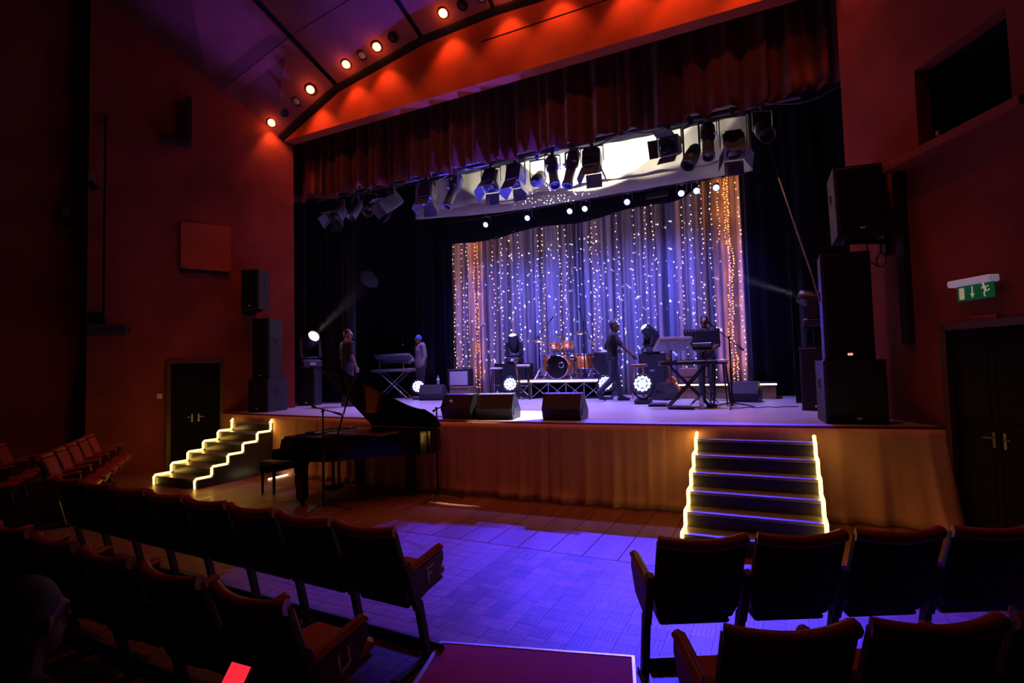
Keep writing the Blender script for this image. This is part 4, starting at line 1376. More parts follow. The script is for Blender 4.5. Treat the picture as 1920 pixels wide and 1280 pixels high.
def cymbal(label, x, y, z, r, tilt=0.0, pair=False, tz=0.0):
    t = thing('cymbal_stand', label, 'cymbal', (x, y, RZ), tz)
    m = MB(); m.tube((0, 0, 0.08), (0, 0, z * .5), 0.013); m.tube((0, 0, z * .48), (0, 0, z + .05), 0.008); obj('pole', m, 'chrome', t)
    for k in range(3):
        a = 2 * PI * k / 3 + .3
        m = MB(); m.tube((0, 0, 0.30), (.27 * math.cos(a), .27 * math.sin(a), 0.01), 0.008); m.tube((0, 0, 0.12), (.15 * math.cos(a), .15 * math.sin(a), 0.14), 0.006); obj('leg', m, 'chrome', t)
    prof = [(0.01, 0.025), (0.035, 0.022), (0.05, 0.006), (r, -0.018), (r, -0.021), (0.05, 0.002), (0.01, 0.02)]
    M = Matrix.Translation((0, 0, z)) @ Euler((tilt, tilt * .4, 0)).to_matrix().to_4x4()
    m = MB(); m.lathe(prof, 28, M=M); obj('cymbal', m, 'cymbal', t)
    if pair:
        m = MB(); m.lathe([(a, -b - .03) for a, b in prof], 28, M=M); obj('lower_cymbal', m, 'cymbal', t)
    m = MB(); m.tube((0, 0, z + .02), (0, 0, z + .05), 0.012); obj('wing_nut', m, 'plastic_dark', t)
cymbal('large flat cymbal on a stand over the floor tom side away from the walking man', -5.12, 13.42, 1.15, 0.30, R_(4))
cymbal('thin tilted crash cymbal on the outer stand beside the dark stool pair', -5.42, 12.75, 1.02, 0.20, R_(12))
cymbal('wide cymbal high over the amber rack toms', -4.45, 13.22, 1.20, 0.20, R_(14))
cymbal('small splash cymbal low between the rack toms', -4.92, 13.22, 1.02, 0.13, R_(6))
cymbal('pair of hi-hat cymbals beside the black drum monitor', -4.02, 12.75, 0.90, 0.17, 0, True)
mic_stand('tall overhead boom stand over the drums near the white-topped stools', (-5.62, 13.15), RZ, 1.12, boom=((-0.17, 0, 0.98), (0.36, 0.05, 1.58)))
mic_stand('tall overhead boom stand over the drums near the walking man', (-4.12, 12.45), RZ, 1.42, boom=((0.16, 0, 0.95), (-0.08, 0.03, 1.66)), legs_r=0.2)
# drum throne and black drum monitor with a white tray
t = thing('drum_throne', 'black round drum throne behind the snare drum', 'stool', (-4.80, 13.50, RZ))
m = MB(); m.lathe([(0, 0.46), (0.17, 0.46), (0.18, 0.50), (0.15, 0.54), (0, 0.55)], 20); obj('pad', m, 'seat_back', t)
m = MB(); m.tube((0, 0, .1), (0, 0, .47), 0.016); obj('post', m, 'chrome', t)
for k in range(3):
    m = MB(); m.tube((0, 0, 0.22), (.22 * math.cos(k * 2.1), .22 * math.sin(k * 2.1), 0.01), 0.009); obj('leg', m, 'chrome', t)
speaker('black drum monitor cabinet beside the drums with a white tray on top', (-3.80, 13.02), R_(6), 0.44, 0.40, 0.64, RZ, grp=None)
m = MB(); m.box((0, 0, 0.012), (0.46, 0.32, 0.02), bev=0.006); m.box((0.05, 0, 0.05), (0.16, 0.12, 0.055), bev=0.01)
o = obj('white_tray', m, 'paper_white', None, (-3.80, 12.98, RZ + .642)); tag(o, 'white tray lying on the black drum monitor', 'tray')

# ------------------------------------------------------------------ moving lights, cases, wash lights
def case(label, x, y, w, d, h):
    t = thing('flight_case', label, 'case', (x, y, SZ))
    m = MB(); m.box((0, 0, h / 2 + .03), (w, d, h - .06), bev=0.012); obj('body', m, 'black_paint', t)
    m = MB()
    for s_ in (-1, 1):
        m.box((s_ * (w / 2 - .012), -d / 2 + .004, h / 2 + .03), (0.02, 0.014, h - .06))
    m.box((0, -d / 2 + .004, h - .012), (w, 0.014, 0.02)); obj('edging', m, 'black_metal', t)
    for sx_ in (-1, 1):
        for sy_ in (-1, 1):
            m = MB(); m.box((sx_ * (w / 2 - .06), sy_ * (d / 2 - .06), 0.02), (0.05, 0.05, 0.04), bev=0.008); obj('foot', m, 'plastic_dark', t)
    m = MB(); m.box((0.0, -d / 2 - .004, h * .6), (0.12, 0.008, 0.05), bev=0.003); obj('latch', m, 'steel', t)
    return t
def moving_head(label, loc, rz, tilt, lens, s=1.0):
    """base, U yoke, tilting head; head lens points along local -Y when tilt is 0"""
    t = thing('moving_head_light', label, 'moving light', loc, rz)
    m = MB(); m.box((0, 0, 0.07 * s), (0.36 * s, 0.30 * s, 0.14 * s), bev=0.03 * s); b_ = obj('base', m, 'plastic_dark', t)
    m = MB(); m.box((0.0, -0.152 * s, 0.07 * s), (0.10 * s, 0.006, 0.05 * s)); obj('display', m, 'lens_grey', b_)
    m = MB()
    for s_ in (-1, 1):
        m.prism([(-.10 * s, .18 * s), (.10 * s, .18 * s), (.065 * s, .46 * s), (-.065 * s, .46 * s)], 0, 0.05 * s,
                M=Matrix(((0, 0, 1, s_ * .16 * s - .025 * s), (1, 0, 0, 0), (0, 1, 0, 0), (0, 0, 0, 1))))
    m.box((0, 0, 0.165 * s), (0.36 * s, 0.18 * s, 0.05 * s), bev=0.02 * s); obj('yoke', m, 'plastic_dark', t)
    Mh = Matrix.Translation((0, 0, 0.43 * s)) @ Euler((tilt, 0, 0)).to_matrix().to_4x4() @ Matrix.Rotation(R_(90), 4, 'X')
    m = MB(); m.lathe([(0.05 * s, -.21 * s), (0.10 * s, -.17 * s), (0.13 * s, -.02 * s), (0.125 * s, .10 * s), (0.105 * s, .22 * s), (0.09 * s, .22 * s), (0.085 * s, .19 * s)], 20, M=Mh); hd = obj('head', m, 'plastic_dark', t)
    m = MB(); m.lathe([(0, 0.195 * s), (0.084 * s, 0.195 * s), (0.06 * s, 0.22 * s), (0, 0.228 * s)], 18, M=Mh); obj('lens', m, lens, hd)
    Mt = Matrix.Translation(loc) @ Matrix.Rotation(rz, 4, 'Z') @ Mh
    p_ = Mt @ Vector((0, 0, 0.235 * s))
    return p_, (Mt @ Vector((0, 0, 1.235 * s)) - p_).normalized()
def wash(label, loc, rz, tilt, s=1.0, lens='par_white_glow'):
    t = thing('floor_wash_light', label, 'wash light', loc, rz)
    m = MB(); m.box((0, 0, 0.045 * s), (0.30 * s, 0.26 * s, 0.09 * s), bev=0.02 * s); obj('base', m, 'plastic_dark', t)
    c = 0.34 * s
    m = MB(); m.path([(0.205 * s * math.cos(a), 0, c + 0.205 * s * math.sin(a) * 1.2) for a in [PI + PI * i / 14 for i in range(15)]], 0.018 * s, 6); obj('yoke', m, 'plastic_dark', t)
    Mh = Matrix.Translation((0, 0, c)) @ Euler((tilt, 0, 0)).to_matrix().to_4x4() @ Matrix.Rotation(R_(90), 4, 'X')
    m = MB(); m.lathe([(0.09 * s, -.14 * s), (0.15 * s, -.10 * s), (0.185 * s, 0.0), (0.185 * s, .07 * s), (0.17 * s, .075 * s), (0.165 * s, .055 * s)], 22, M=Mh); hd = obj('head', m, 'plastic_dark', t)
    for ring_, cnt in ((0, 1), (0.062, 6), (0.122, 12)):
        for k in range(cnt):
            a = 2 * PI * k / cnt
            m = MB(); m.lathe([(0, 0.0), (0.030 * s, 0.0), (0.022 * s, 0.016 * s), (0, 0.022 * s)], 10, M=Mh @ Matrix.Translation((ring_ * s * math.cos(a), ring_ * s * math.sin(a), 0.062 * s))); obj('led_lens', m, lens, hd)
    return t
case('black flight case under the moving light beside the vocal microphone stand', -6.42, 13.25, 0.95, 0.5, 0.90)
moving_head('moving light with white glowing top on the case behind the stools', (-6.40, 13.25, SZ + .90), R_(8), R_(-66), 'white_lamp_glow', 1.25)
case('black flight case under the moving light behind the walking man', -2.62, 13.25, 0.62, 0.5, 1.04)
moving_head('moving light tilted up on the case behind the walking man', (-2.66, 13.2, SZ + 1.04), R_(-48), R_(-42), 'white_lamp_glow', 1.15)
BEAM_A = moving_head('moving light on the loudspeaker behind the piano throwing a hazy white beam', (-10.22, 9.55, SZ + .902), R_(74), R_(-24), 'white_lamp_glow', 1.5)
# on a stand behind the exit-side loudspeakers
t = thing('light_stand', 'dark stand carrying a moving light behind the exit-side loudspeakers', 'stand', (0.62, 9.72, SZ + 1.0))
m = MB(); m.tube((0, 0, 0.0), (0, 0, 0.30), 0.03); obj('post', m, 'black_metal', t)
m = MB(); m.box((0, 0, 0.01), (0.3, 0.3, 0.02), bev=0.004); obj('base_plate', m, 'black_metal', t)
m = MB(); m.box((0, 0, 0.30), (0.34, 0.30, 0.02), bev=0.004); obj('top_plate', m, 'black_metal', t)
BEAM_B = moving_head('moving light peeping out behind the exit-side stack with a hazy beam', (0.62, 9.72, SZ + 1.31), R_(-100), R_(-24), 'white_lamp_glow', 1.0)

wash('round floor wash light glowing white-blue beside the piano lid', (-8.55, 11.75, SZ), R_(30), R_(-12), 1.0)
wash('round floor wash light glowing white-blue between the two pale-topped stools', (-5.98, 12.1, SZ), R_(22), R_(-18), 1.05)
wash('round floor wash light behind the walking man at the riser end', (-3.48, 12.0, SZ), R_(10), R_(-16), 1.05)
wash('large round floor wash light on its base in front of the wooden stool', (-2.36, 10.75, SZ), R_(6), R_(-22), 1.12)
spot('wash_beam', (-8.45, 11.6, 1.48), (-6.2, 9.7, 6.0), BLUE, 3000, 27, 0.7, 0.1)
spot('wash_beam', (-5.92, 11.95, 1.5), (-9.4, 6.9, 8.6), (0.20, 0.08, 1.0), 4500, 14, 1.0, 0.1)
spot('wash_beam', (-2.33, 10.6, 1.5), (-4.6, 9.6, 6.0), BLUE, 4500, 30, 0.7, 0.1)

# ------------------------------------------------------------------ amplifier and its case
t = thing('amp_case', 'brown case under the guitar amplifier', 'case', (-7.58, 12.45, SZ))
m = MB(); m.box((0, 0, 0.16), (0.62, 0.42, 0.32), bev=0.012); obj('body', m, 'case_wood', t)
m = MB(); m.box((0, -.213, 0.27), (0.60, 0.01, 0.02)); obj('trim', m, 'steel', t)
t = thing('guitar_amplifier', 'guitar amplifier with pale grille cloth on the brown case', 'amplifier', (-7.66, 12.45, SZ + .321))
m = MB(); m.box((0, 0.0, 0.235), (0.66, 0.26, 0.47), bev=0.012); obj('cabinet', m, 'speaker_black', t)
m = MB(); m.box((0.02, -.133, 0.215), (0.56, 0.012, 0.37), bev=0.004); obj('grille_cloth', m, 'amp_cloth', t)
m = MB(); m.box((0, -.134, 0.435), (0.60, 0.010, 0.045)); obj('control_panel', m, 'plastic_dark', t)
m = MB(); m.path([(-.12, 0, .47), (-.10, 0, .495), (.10, 0, .495), (.12, 0, .47)], 0.010); obj('handle', m, 'plastic_dark', t)
t = thing('microphone', 'small dark box microphone lying on the guitar amplifier', 'microphone', (-7.5, 12.45, SZ + .793))
m = MB(); m.box((0, 0, 0.015), (0.14, 0.05, 0.03), bev=0.008); obj('body', m, 'plastic_dark', t)
m = MB(); m.ball((0.09, 0, 0.018), 0.018, 8, 6); obj('mic_head', m, 'steel', t)

# ------------------------------------------------------------------ stools
def stool(label, x, y, z0=SZ, legmat='stool_dark', pad='stool_pad', h=0.80, rz=0.3):
    t = thing('bar_stool', label, 'stool', (x, y, z0), rz)
    m = MB(); m.lathe([(0, h - .05), (0.155, h - .05), (0.17, h - .03), (0.165, h - .005), (0.12, h), (0, h)], 22); obj('seat_pad', m, pad, t)
    m = MB(); m.lathe([(0.10, h - .085), (0.15, h - .08), (0.155, h - .05), (0.0, h - .05)], 20); obj('seat_ring', m, legmat, t)
    for k in range(4):
        a = PI / 4 + PI / 2 * k
        m = MB(); m.tube((.125 * math.cos(a), .125 * math.sin(a), h - .06), (.215 * math.cos(a), .215 * math.sin(a), 0.0), 0.017, 0.015); obj('leg', m, legmat, t)
    for k in range(4):
        for hh in (0.26, 0.33):
            if (hh > .3) == (k % 2 == 0):
                f = 1 - hh / h
                r = .125 + .09 * f
                a, b = PI / 4 + PI / 2 * k, PI / 4 + PI / 2 * (k + 1)
                m = MB(); m.tube((r * math.cos(a), r * math.sin(a), hh), (r * math.cos(b), r * math.sin(b), hh), 0.011); obj('rung', m, legmat, t)
    return t
stool('dark glossy bar stool with cream pad and a bottle at its foot', -6.55, 12.45)
stool('taller dark bar stool with cream pad in front of the riser end', -5.52, 11.92, h=0.86)
stool('pale wooden bar stool behind the large floor wash light', -2.80, 12.35, legmat='wood_stool', pad='wood_stool')
stool('dark bar stool with white pad beside the boom microphone tripod', -0.90, 10.55, h=0.84)

# ------------------------------------------------------------------ keyboards
def keyboard_parts(t, w, d, z, tilt, silver, yoff=0.0):
    M = Matrix.Translation((0, yoff, z)) @ Euler((tilt, 0, 0)).to_matrix().to_4x4()
    m = MB(); m.box((0, 0, 0.06), (w, d, 0.075), bev=0.015, M=M); b_ = obj('keyboard_body', m, 'plastic_silver' if silver else 'plastic_dark', t)
    m = MB(); m.box((0, d * .28, 0.103), (w - .12, d * .38, 0.012), M=M); obj('white_keys', m, 'ivory', b_)
    m = MB()
    nk = int((w - .14) / 0.028)
    for k in range(nk):
        if k % 7 not in (2, 6):
            m.box((-(w - .12) / 2 + 0.028 * (k + .9), d * .22, 0.114), (0.012, d * .24, 0.012), M=M)
    obj('black_keys', m, 'plastic_dark', b_)
    m = MB(); m.box((0, -d * .25, 0.103), (w * .5, d * .3, 0.008), M=M); obj('control_panel', m, 'black_paint', b_)
    m = MB()
    for k in range(4):
        m.box((-w * .3 + k * .06, -d / 2 - .003, 0.05), (0.022, 0.006, 0.022), M=M)
    obj('rear_sockets', m, 'steel', b_)
    return b_
def x_stand(label, loc, rz, w, h, tiers, mat_='black_metal'):
    t = thing('keyboard_stand', label, 'keyboard stand', (loc[0], loc[1], SZ), rz)
    for s_ in (-1, 1):
        y = 0.13 * s_
        m = MB(); m.tube((-w * .42, y, 0.02), (w * .36, y, h), 0.016); obj('cross_leg', m, mat_, t)
        m = MB(); m.tube((w * .42, y, 0.02), (-w * .36, y, h), 0.016); obj('cross_leg', m, mat_, t)
    for s_ in (-1, 1):
        m = MB(); m.tube((s_ * w * .42, -.24, 0.02), (s_ * w * .42, .24, 0.02), 0.018); obj('foot_bar', m, mat_, t)
        m = MB(); m.tube((s_ * w * .36, -.22, h), (s_ * w * .36, .22, h), 0.016); obj('top_bar', m, mat_, t)
        if tiers:
            m = MB()
            m.tube((s_ * w * .34, -.10, h), (s_ * w * .34, -.16, h + tiers), 0.013)
            m.tube((s_ * w * .34, -.16, h + tiers), (s_ * w * .34, .22, h + tiers - .02), 0.013)
            obj('upper_arm', m, mat_, t)
    return t
x_stand('chrome double keyboard stand beside the man in the jacket', (-9.75, 12.25), R_(6), 1.15, 0.74, 0.26, 'steel')
t = thing('keyboard', 'silver stage keyboard lying flat on the lower tier beside the man in the jacket', 'keyboard', (-9.75, 12.25, SZ), R_(6)); keyboard_parts(t, 1.36, 0.34, 0.735, 0, True)
t = thing('keyboard', 'white-edged keyboard tilted on the upper tier beside the man in the jacket', 'keyboard', (-9.75, 12.25, SZ), R_(6)); keyboard_parts(t, 1.18, 0.44, 1.08, R_(-30), True, 0.02)
x_stand('black double keyboard stand in front of the music stand', (-1.38, 9.95), R_(16), 0.85, 0.74, 0.28)
t = thing('keyboard', 'black keyboard lying flat on the stand in front of the music stand', 'keyboard', (-1.38, 9.95, SZ), R_(16)); keyboard_parts(t, 0.98, 0.36, 0.735, 0, False)
t = thing('keyboard', 'blue-lit keyboard tilted on the upper tier in front of the music stand', 'keyboard', (-1.62, 9.98, SZ), R_(30)); keyboard_parts(t, 0.62, 0.42, 1.09, R_(-28), True, 0.0)
# music stand with perforated desk
t = thing('music_stand', 'black music stand with perforated sloping desk behind the keyboard', 'music stand', (-1.22, 10.9, SZ), R_(4))
m = MB(); m.tube((0, 0, 0.06), (0, 0, 1.20), 0.013); obj('pole', m, 'black_metal', t)
for k in range(3):
    m = MB(); m.tube((0, 0, 0.25), (.28 * math.cos(k * 2.09 + .5), .28 * math.sin(k * 2.09 + .5), 0.01), 0.010); obj('leg', m, 'black_metal', t)
Md = Matrix.Translation((0, 0.02, 1.30)) @ Euler((R_(-42), 0, 0)).to_matrix().to_4x4()
m = MB(); m.box((0, 0, 0), (0.66, 0.40, 0.010), bev=0.003, M=Md); dk = obj('desk', m, 'black_metal', t)
m = MB(); m.box((0, 0.20, 0.03), (0.66, 0.012, 0.06), M=Md); obj('ledge', m, 'black_metal', dk)
m = MB()
for k in range(11):
    m.lathe([(0, -.008), (0.014, -.008), (0.014, -.0055), (0, -.0055)], 8, M=Md @ Matrix.Translation((-.28 + .056 * k, -.165, 0)))
obj('perforation', m, 'paper_white', dk)
# small mixer on a slim stand
t = thing('mixer_stand', 'slim black stand under the small mixer', 'stand', (-1.16, 10.45, SZ))
m = MB(); m.tube((0, 0, 0.04), (0, 0, 1.03), 0.016); obj('pole', m, 'black_metal', t)
m = MB(); m.box((0, 0, 1.035), (0.34, 0.26, 0.014), bev=0.003); obj('plate', m, 'black_metal', t)
for k in range(3):
    m = MB(); m.tube((0, 0, 0.22), (.26 * math.cos(k * 2.09 + 1.2), .26 * math.sin(k * 2.09 + 1.2), 0.01), 0.010); obj('leg', m, 'black_metal', t)
t = thing('mixer', 'small grey audio mixer with knobs behind the black keyboard', 'mixer', (-1.16, 10.45, SZ + 1.043))
m = MB(); m.box((0, 0, 0.05), (0.36, 0.28, 0.09), rot=(R_(-8), 0, 0), bev=0.01); obj('body', m, 'plastic_dark', t)
m = MB(); m.box((0, -.135, 0.075), (0.30, 0.012, 0.05)); obj('front_plate', m, 'plastic_silver', t)
m = MB()
for k in range(6):
    for j in range(3):
        m.tube((-.13 + .052 * k, -.07 + .06 * j, .085), (-.13 + .052 * k, -.07 + .06 * j, .118), 0.010)
obj('knobs', m, 'cap_blue', t)

# ------------------------------------------------------------------ guitars
def guitar(label, loc, rz, body, lean=0.18):
    t = thing('guitar', label, 'guitar', loc, rz)
    M = Euler((lean, 0, 0)).to_matrix().to_4x4()
    out = []
    for i in range(28):
        a = 2 * PI * i / 28
        z = 0.27 - 0.22 * math.cos(a)
        w = 0.165 * math.sin(a) * (1.0 - 0.28 * math.exp(-((z - .30) / .06) ** 2)) * (1.08 if z < .28 else 0.85)
        out.append((w, z))
    Mp = M @ Matrix(((1, 0, 0, 0), (0, 0, -1, 0.0), (0, 1, 0, 0), (0, 0, 0, 1)))
    m = MB(); m.prism(out, 0, 0.08, M=Mp); b_ = obj('body', m, body, t)
    m = MB(); m.lathe([(0, .0815), (0.045, .0815), (0.045, .083), (0, .083)], 18, M=Mp @ Matrix.Translation((0, .33, 0))); obj('sound_hole', m, 'black_paint', b_)
    m = MB(); m.box((0, -.088, 0.18), (0.11, 0.012, 0.02), M=M); obj('bridge', m, 'guitar_neck', b_)
    m = MB(); m.box((0, -.083, 0.66), (0.05, 0.022, 0.50), bev=0.006, M=M); obj('neck', m, 'guitar_neck', t)
    m = MB(); m.box((0, -.075, 0.97), (0.07, 0.016, 0.15), bev=0.006, M=M); h_ = obj('headstock', m, 'guitar_neck', t)
    m = MB()
    for s_ in (-1, 1):
        for k in range(3):
            m.tube((s_ * .035, -.075, .93 + .04 * k), (s_ * .055, -.075, .93 + .04 * k), 0.007, n=6, cap=True)
    m.v = [tuple(M @ Vector(p)) for p in m.v]
    obj('tuning_peg', m, 'chrome', h_)
    return t
def guitar_stand(label, loc, rz):
    t = thing('guitar_stand', label, 'guitar stand', loc, rz)
    m = MB(); m.tube((0, 0.16, 0.30), (0, 0.02, 0.12), 0.010); m.tube((0, .16, .30), (0, .30, 0.0), 0.010); obj('spine', m, 'black_metal', t)
    for s_ in (-1, 1):
        m = MB(); m.tube((0, 0.05, 0.14), (s_ * .16, -.10, 0.0), 0.010); obj('leg', m, 'black_metal', t)
        m = MB(); m.tube((s_ * .09, 0.0, 0.055), (s_ * .09, -.15, 0.055), 0.009); obj('cradle', m, 'black_metal', t)
guitar('guitar standing upright between the two cream-topped stools', (-5.88, 12.42, SZ + .03), R_(8), 'guitar_neck')
guitar_stand('black stand holding the guitar between the cream-topped stools', (-5.88, 12.45, SZ), R_(8))
guitar('orange guitar standing behind the small monitor near the keyboards', (-2.0, 12.2, SZ + .03), R_(-12), 'guitar_orange')
guitar_stand('black stand holding the orange guitar', (-2.0, 12.24, SZ), R_(-12))

# ------------------------------------------------------------------ bottles, pedals, cables
def bottle(label, loc):
    t = thing('water_bottle', label, 'bottle', loc)
    m = MB(); m.lathe([(0, 0), (0.030, 0.0), (0.033, 0.01), (0.033, 0.07), (0.030, 0.08), (0.033, 0.09), (0.033, 0.155), (0.014, 0.20), (0.013, 0.215)], 14); obj('body', m, 'water', t)
    m = MB(); m.lathe([(0.0335, 0.095), (0.034, 0.096), (0.034, 0.15), (0.0335, 0.151)], 14); obj('paper_label', m, 'paper_white', t)
    m = MB(); m.lathe([(0.016, 0.21), (0.016, 0.235), (0, 0.235)], 12); obj('cap', m, 'cap_blue', t)
bottle('blue-capped water bottle standing on the stage floor beside the keyboard stand', (-1.13, 9.62, SZ))
bottle('water bottle standing on the monitor beside the guitar amplifier', (-7.80, 11.57, SZ + .40))
bottle('water bottle at the foot of the dark glossy bar stool', (-6.30, 12.0, SZ))
bottle('water bottle on the floor under the chrome keyboard stand', (-9.85, 12.65, SZ))
def pedal(label, loc, rz, w, d):
    t = thing('effects_pedal', label, 'pedal', loc, rz)
    m = MB(); m.box((0, 0, 0.025), (w, d, 0.05), bev=0.008); obj('body', m, 'black_metal', t)
    m = MB(); m.box((0, -d * .1, 0.056), (w * .8, d * .6, 0.012), rot=(R_(5), 0, 0), bev=0.003); obj('treadle', m, 'plastic_dark', t)
pedal('flat black foot controller on the floor under the black keyboard stand', (-1.45, 9.55, SZ), R_(4), 0.42, 0.16)
pedal('small sustain pedal on the floor beside the water bottle', (-1.0, 10.0, SZ), R_(-20), 0.10, 0.22)
pedal('wide pedalboard on the floor beside the large wash light', (-1.95, 10.15, SZ), R_(8), 0.36, 0.20)
def cable(label, pts, r=0.007):
    m = MB(); m.path([(x, y, SZ + r) for x, y in pts], r, 5); o = obj('cable', m, 'cable'); tag(o, label, 'cable')
def wig(x0, y0, x1, y1, a, n=18, s=0.0):
    return [(x0 + (x1 - x0) * i / n, y0 + (y1 - y0) * i / n + a * math.sin(i * 1.1 + s) * math.sin(PI * i / n)) for i in range(n + 1)]
cable('black cable winding from the large wash light to the pedalboard', wig(-2.2, 10.7, -1.85, 10.35, 0.10))
cable('black cable looping across the stage floor before the black keyboard stand', wig(-2.1, 10.45, -0.95, 9.75, 0.14, 24, 1.0))
cable('black cable trailing from the boom microphone tripod', wig(-0.7, 9.85, 0.35, 10.3, 0.08, 20, 2))
cable('black cable along the stage edge beside the piano-side monitor', wig(-5.4, 7.55, -4.1, 7.28, 0.05, 20, .5))
# ================================================================== GRAND PIANO (house floor)
pn = thing('grand_piano', 'black grand piano with raised lid below the stage front', 'piano', (-6.44, 6.28, 0))
# outline: x along the strings (keyboard at 0), y across; bass side y=+.72
bass, treb = 0.72, -0.72
out = [(0.0, bass), (0.0, treb), (0.58, treb)]
for i in range(1, 13):
    f = i / 12
    x = 0.58 + 1.12 * f
    y = treb + (0.98) * (0.5 - 0.5 * math.cos(PI * min(1, f * 1.02)))
    out.append((x, y))
out += [(1.78, 0.40), (1.81, 0.52), (1.78, 0.66), (1.71, bass)]
m = MB(); m.prism(out, 0.64, 0.98); obj('rim', m, 'piano_black', pn)
m = MB(); m.box((-0.13, 0, 0.66), (0.28, 1.44, 0.05), bev=0.006); obj('keybed', m, 'piano_black', pn)
for s_ in (-1, 1):
    m = MB(); m.prism([(-.27, .635), (0.02, .635), (0.02, .97), (-.06, .93), (-.10, .80), (-.25, .78)], 0, 0.09, M=Matrix(((1, 0, 0, 0), (0, 0, 1, s_ * .675 - .045), (0, 1, 0, 0), (0, 0, 0, 1)))); obj('cheek', m, 'piano_black', pn)
m = MB(); m.box((-.15, 0, 0.70), (0.16, 1.24, 0.022)); kb = obj('white_keys', m, 'ivory', pn)
m = MB()
for k in range(50):
    if k % 7 not in (2, 6):
        m.box((-.11, -.60 + .0242 * k, 0.718), (0.09, 0.011, 0.014))
obj('black_keys', m, 'piano_black', kb)
m = MB(); m.box((0.22, 0, 1.0), (0.20, 0.9, 0.02), bev=0.006); obj('music_desk', m, 'piano_black', pn)
# legs, lyre
for lx, ly in ((0.22, -.60), (0.22, .60), (1.42, .38)):
    m = MB(); m.box((lx, ly, 0.36), (0.13, 0.13, 0.56), bev=0.012); m.box((lx, ly, 0.10), (0.09, 0.09, 0.10)); m.tube((lx, ly - .02, .035), (lx, ly + .02, .035), 0.035, n=12); obj('leg', m, 'piano_black', pn)
m = MB(); m.box((0.30, .05, 0.40), (0.03, 0.03, 0.5)); m.box((0.30, -.07, 0.40), (0.03, 0.03, 0.5)); m.box((0.26, -.01, 0.13), (0.16, 0.26, 0.08), bev=0.01); ly_ = obj('pedal_lyre', m, 'piano_black', pn)
for k in range(3):
    m = MB(); m.box((0.14, -.07 + .06 * k, 0.10), (0.14, 0.024, 0.012), bev=0.003); obj('pedal', m, 'brass', ly_)
# lid, hinged along the bass side, with its front flap folded back
lid = [(x, y) for x, y in out if x >= 0.4]
lid = [(0.40, bass), (0.40, treb)] + [(x, y) for x, y in out[2:]]
hz = Matrix.Translation((0, bass, 0.985)) @ Matrix.Rotation(R_(-40), 4, 'X') @ Matrix.Translation((0, -bass, 0))
m = MB(); m.prism(lid, 0.0, 0.028, M=hz); ld = obj('lid', m, 'piano_black', pn)
m = MB(); m.box((0.59, 0, 0.045), (0.38, 1.42, 0.026), bev=0.005, M=hz); obj('folded_flap', m, 'piano_black', ld)
m = MB(); m.tube((0.95, -.66, 0.98), hz @ Vector((0.95, -.60, 0)), 0.012); obj('lid_prop', m, 'piano_black', pn)
m = MB(); m.box((0.85, 0.1, 0.978), (1.1, 0.8, 0.012)); obj('iron_plate', m, 'brass', pn)
# bench
bn = thing('piano_bench', 'black padded piano bench in front of the piano keyboard', 'bench', (-7.28, 6.30, 0), R_(90))
m = MB(); m.box((0, 0, 0.47), (0.76, 0.36, 0.07), bev=0.025); obj('pad', m, 'seat_back', bn)
m = MB(); m.box((0, 0, 0.39), (0.72, 0.33, 0.09), bev=0.006); obj('apron', m, 'piano_black', bn)
for sx_ in (-1, 1):
    for sy_ in (-1, 1):
        m = MB(); m.tube((sx_ * .33, sy_ * .13, 0.36), (sx_ * .33, sy_ * .13, 0), 0.028, 0.018); obj('leg', m, 'piano_black', bn)
# strip of LED light on the floor behind the bench, along the stair side
m = MB(); m.box((-8.22, 7.02, 0.012), (0.016, 0.55, 0.016)); o = obj('floor_led_strip', m, 'strip_glow'); tag(o, 'thin glowing strip on the floor along the stair side behind the piano bench', 'light strip')
# ================================================================== PEOPLE
def capsule(mb, a, b, ra, rb, n=12):
    a, b = Vector(a), Vector(b)
    d = b - a
    L_ = d.length
    q = d.to_track_quat('Z', 'Y').to_matrix().to_4x4() if L_ > 1e-6 else Matrix.Identity(4)
    prof = []
    for i in range(5):
        t = PI / 2 * i / 4
        prof.append((max(ra * math.sin(t), 0.0), -ra * math.cos(t)))
    for i in range(5):
        t = PI / 2 * i / 4
        prof.append((max(rb * math.cos(t), 0.0), L_ + rb * math.sin(t)))
    mb.lathe(prof, n, M=Matrix.Translation(a) @ q)

def loft(mb, rings, n=18):
    """closed stack of elliptic rings (cx, cy, cz, rx, ry)"""
    v, f = [], []
    for cx, cy, cz, rx, ry in rings:
        for i in range(n):
            a = 2 * PI * i / n
            v.append((cx + rx * math.cos(a), cy + ry * math.sin(a), cz))
    for k in range(len(rings) - 1):
        for i in range(n):
            j = (i + 1) % n
            f.append((k * n + i, k * n + j, k * n + n + j, k * n + n + i))
    f.append(tuple(range(n - 1, -1, -1)))
    f.append(tuple(range((len(rings) - 1) * n, len(rings) * n)))
    mb.add(v, f, True)

def fused(name, mb, material, parent, voxel, smooth=3):
    """join the overlapping volumes into one continuous skin"""
    o = obj(name, mb, material, None)
    r = o.modifiers.new('remesh', 'REMESH')
    r.mode = 'VOXEL'
    r.voxel_size = voxel
    r.use_smooth_shade = True
    if smooth:
        s = o.modifiers.new('smooth', 'SMOOTH')
        s.factor = 0.5
        s.iterations = smooth
    bpy.context.view_layer.update()
    dg = bpy.context.evaluated_depsgraph_get()
    me = bpy.data.meshes.new_from_object(o.evaluated_get(dg))
    old = o.data
    o.modifiers.clear()
    o.data = me
    me.name = name
    if not me.materials:
        me.materials.append(MATS[material])
    me.polygons.foreach_set('use_smooth', [True] * len(me.polygons))
    bpy.data.meshes.remove(old)
    o.parent = parent
    return o

def V3(*a):
    return Vector(a)

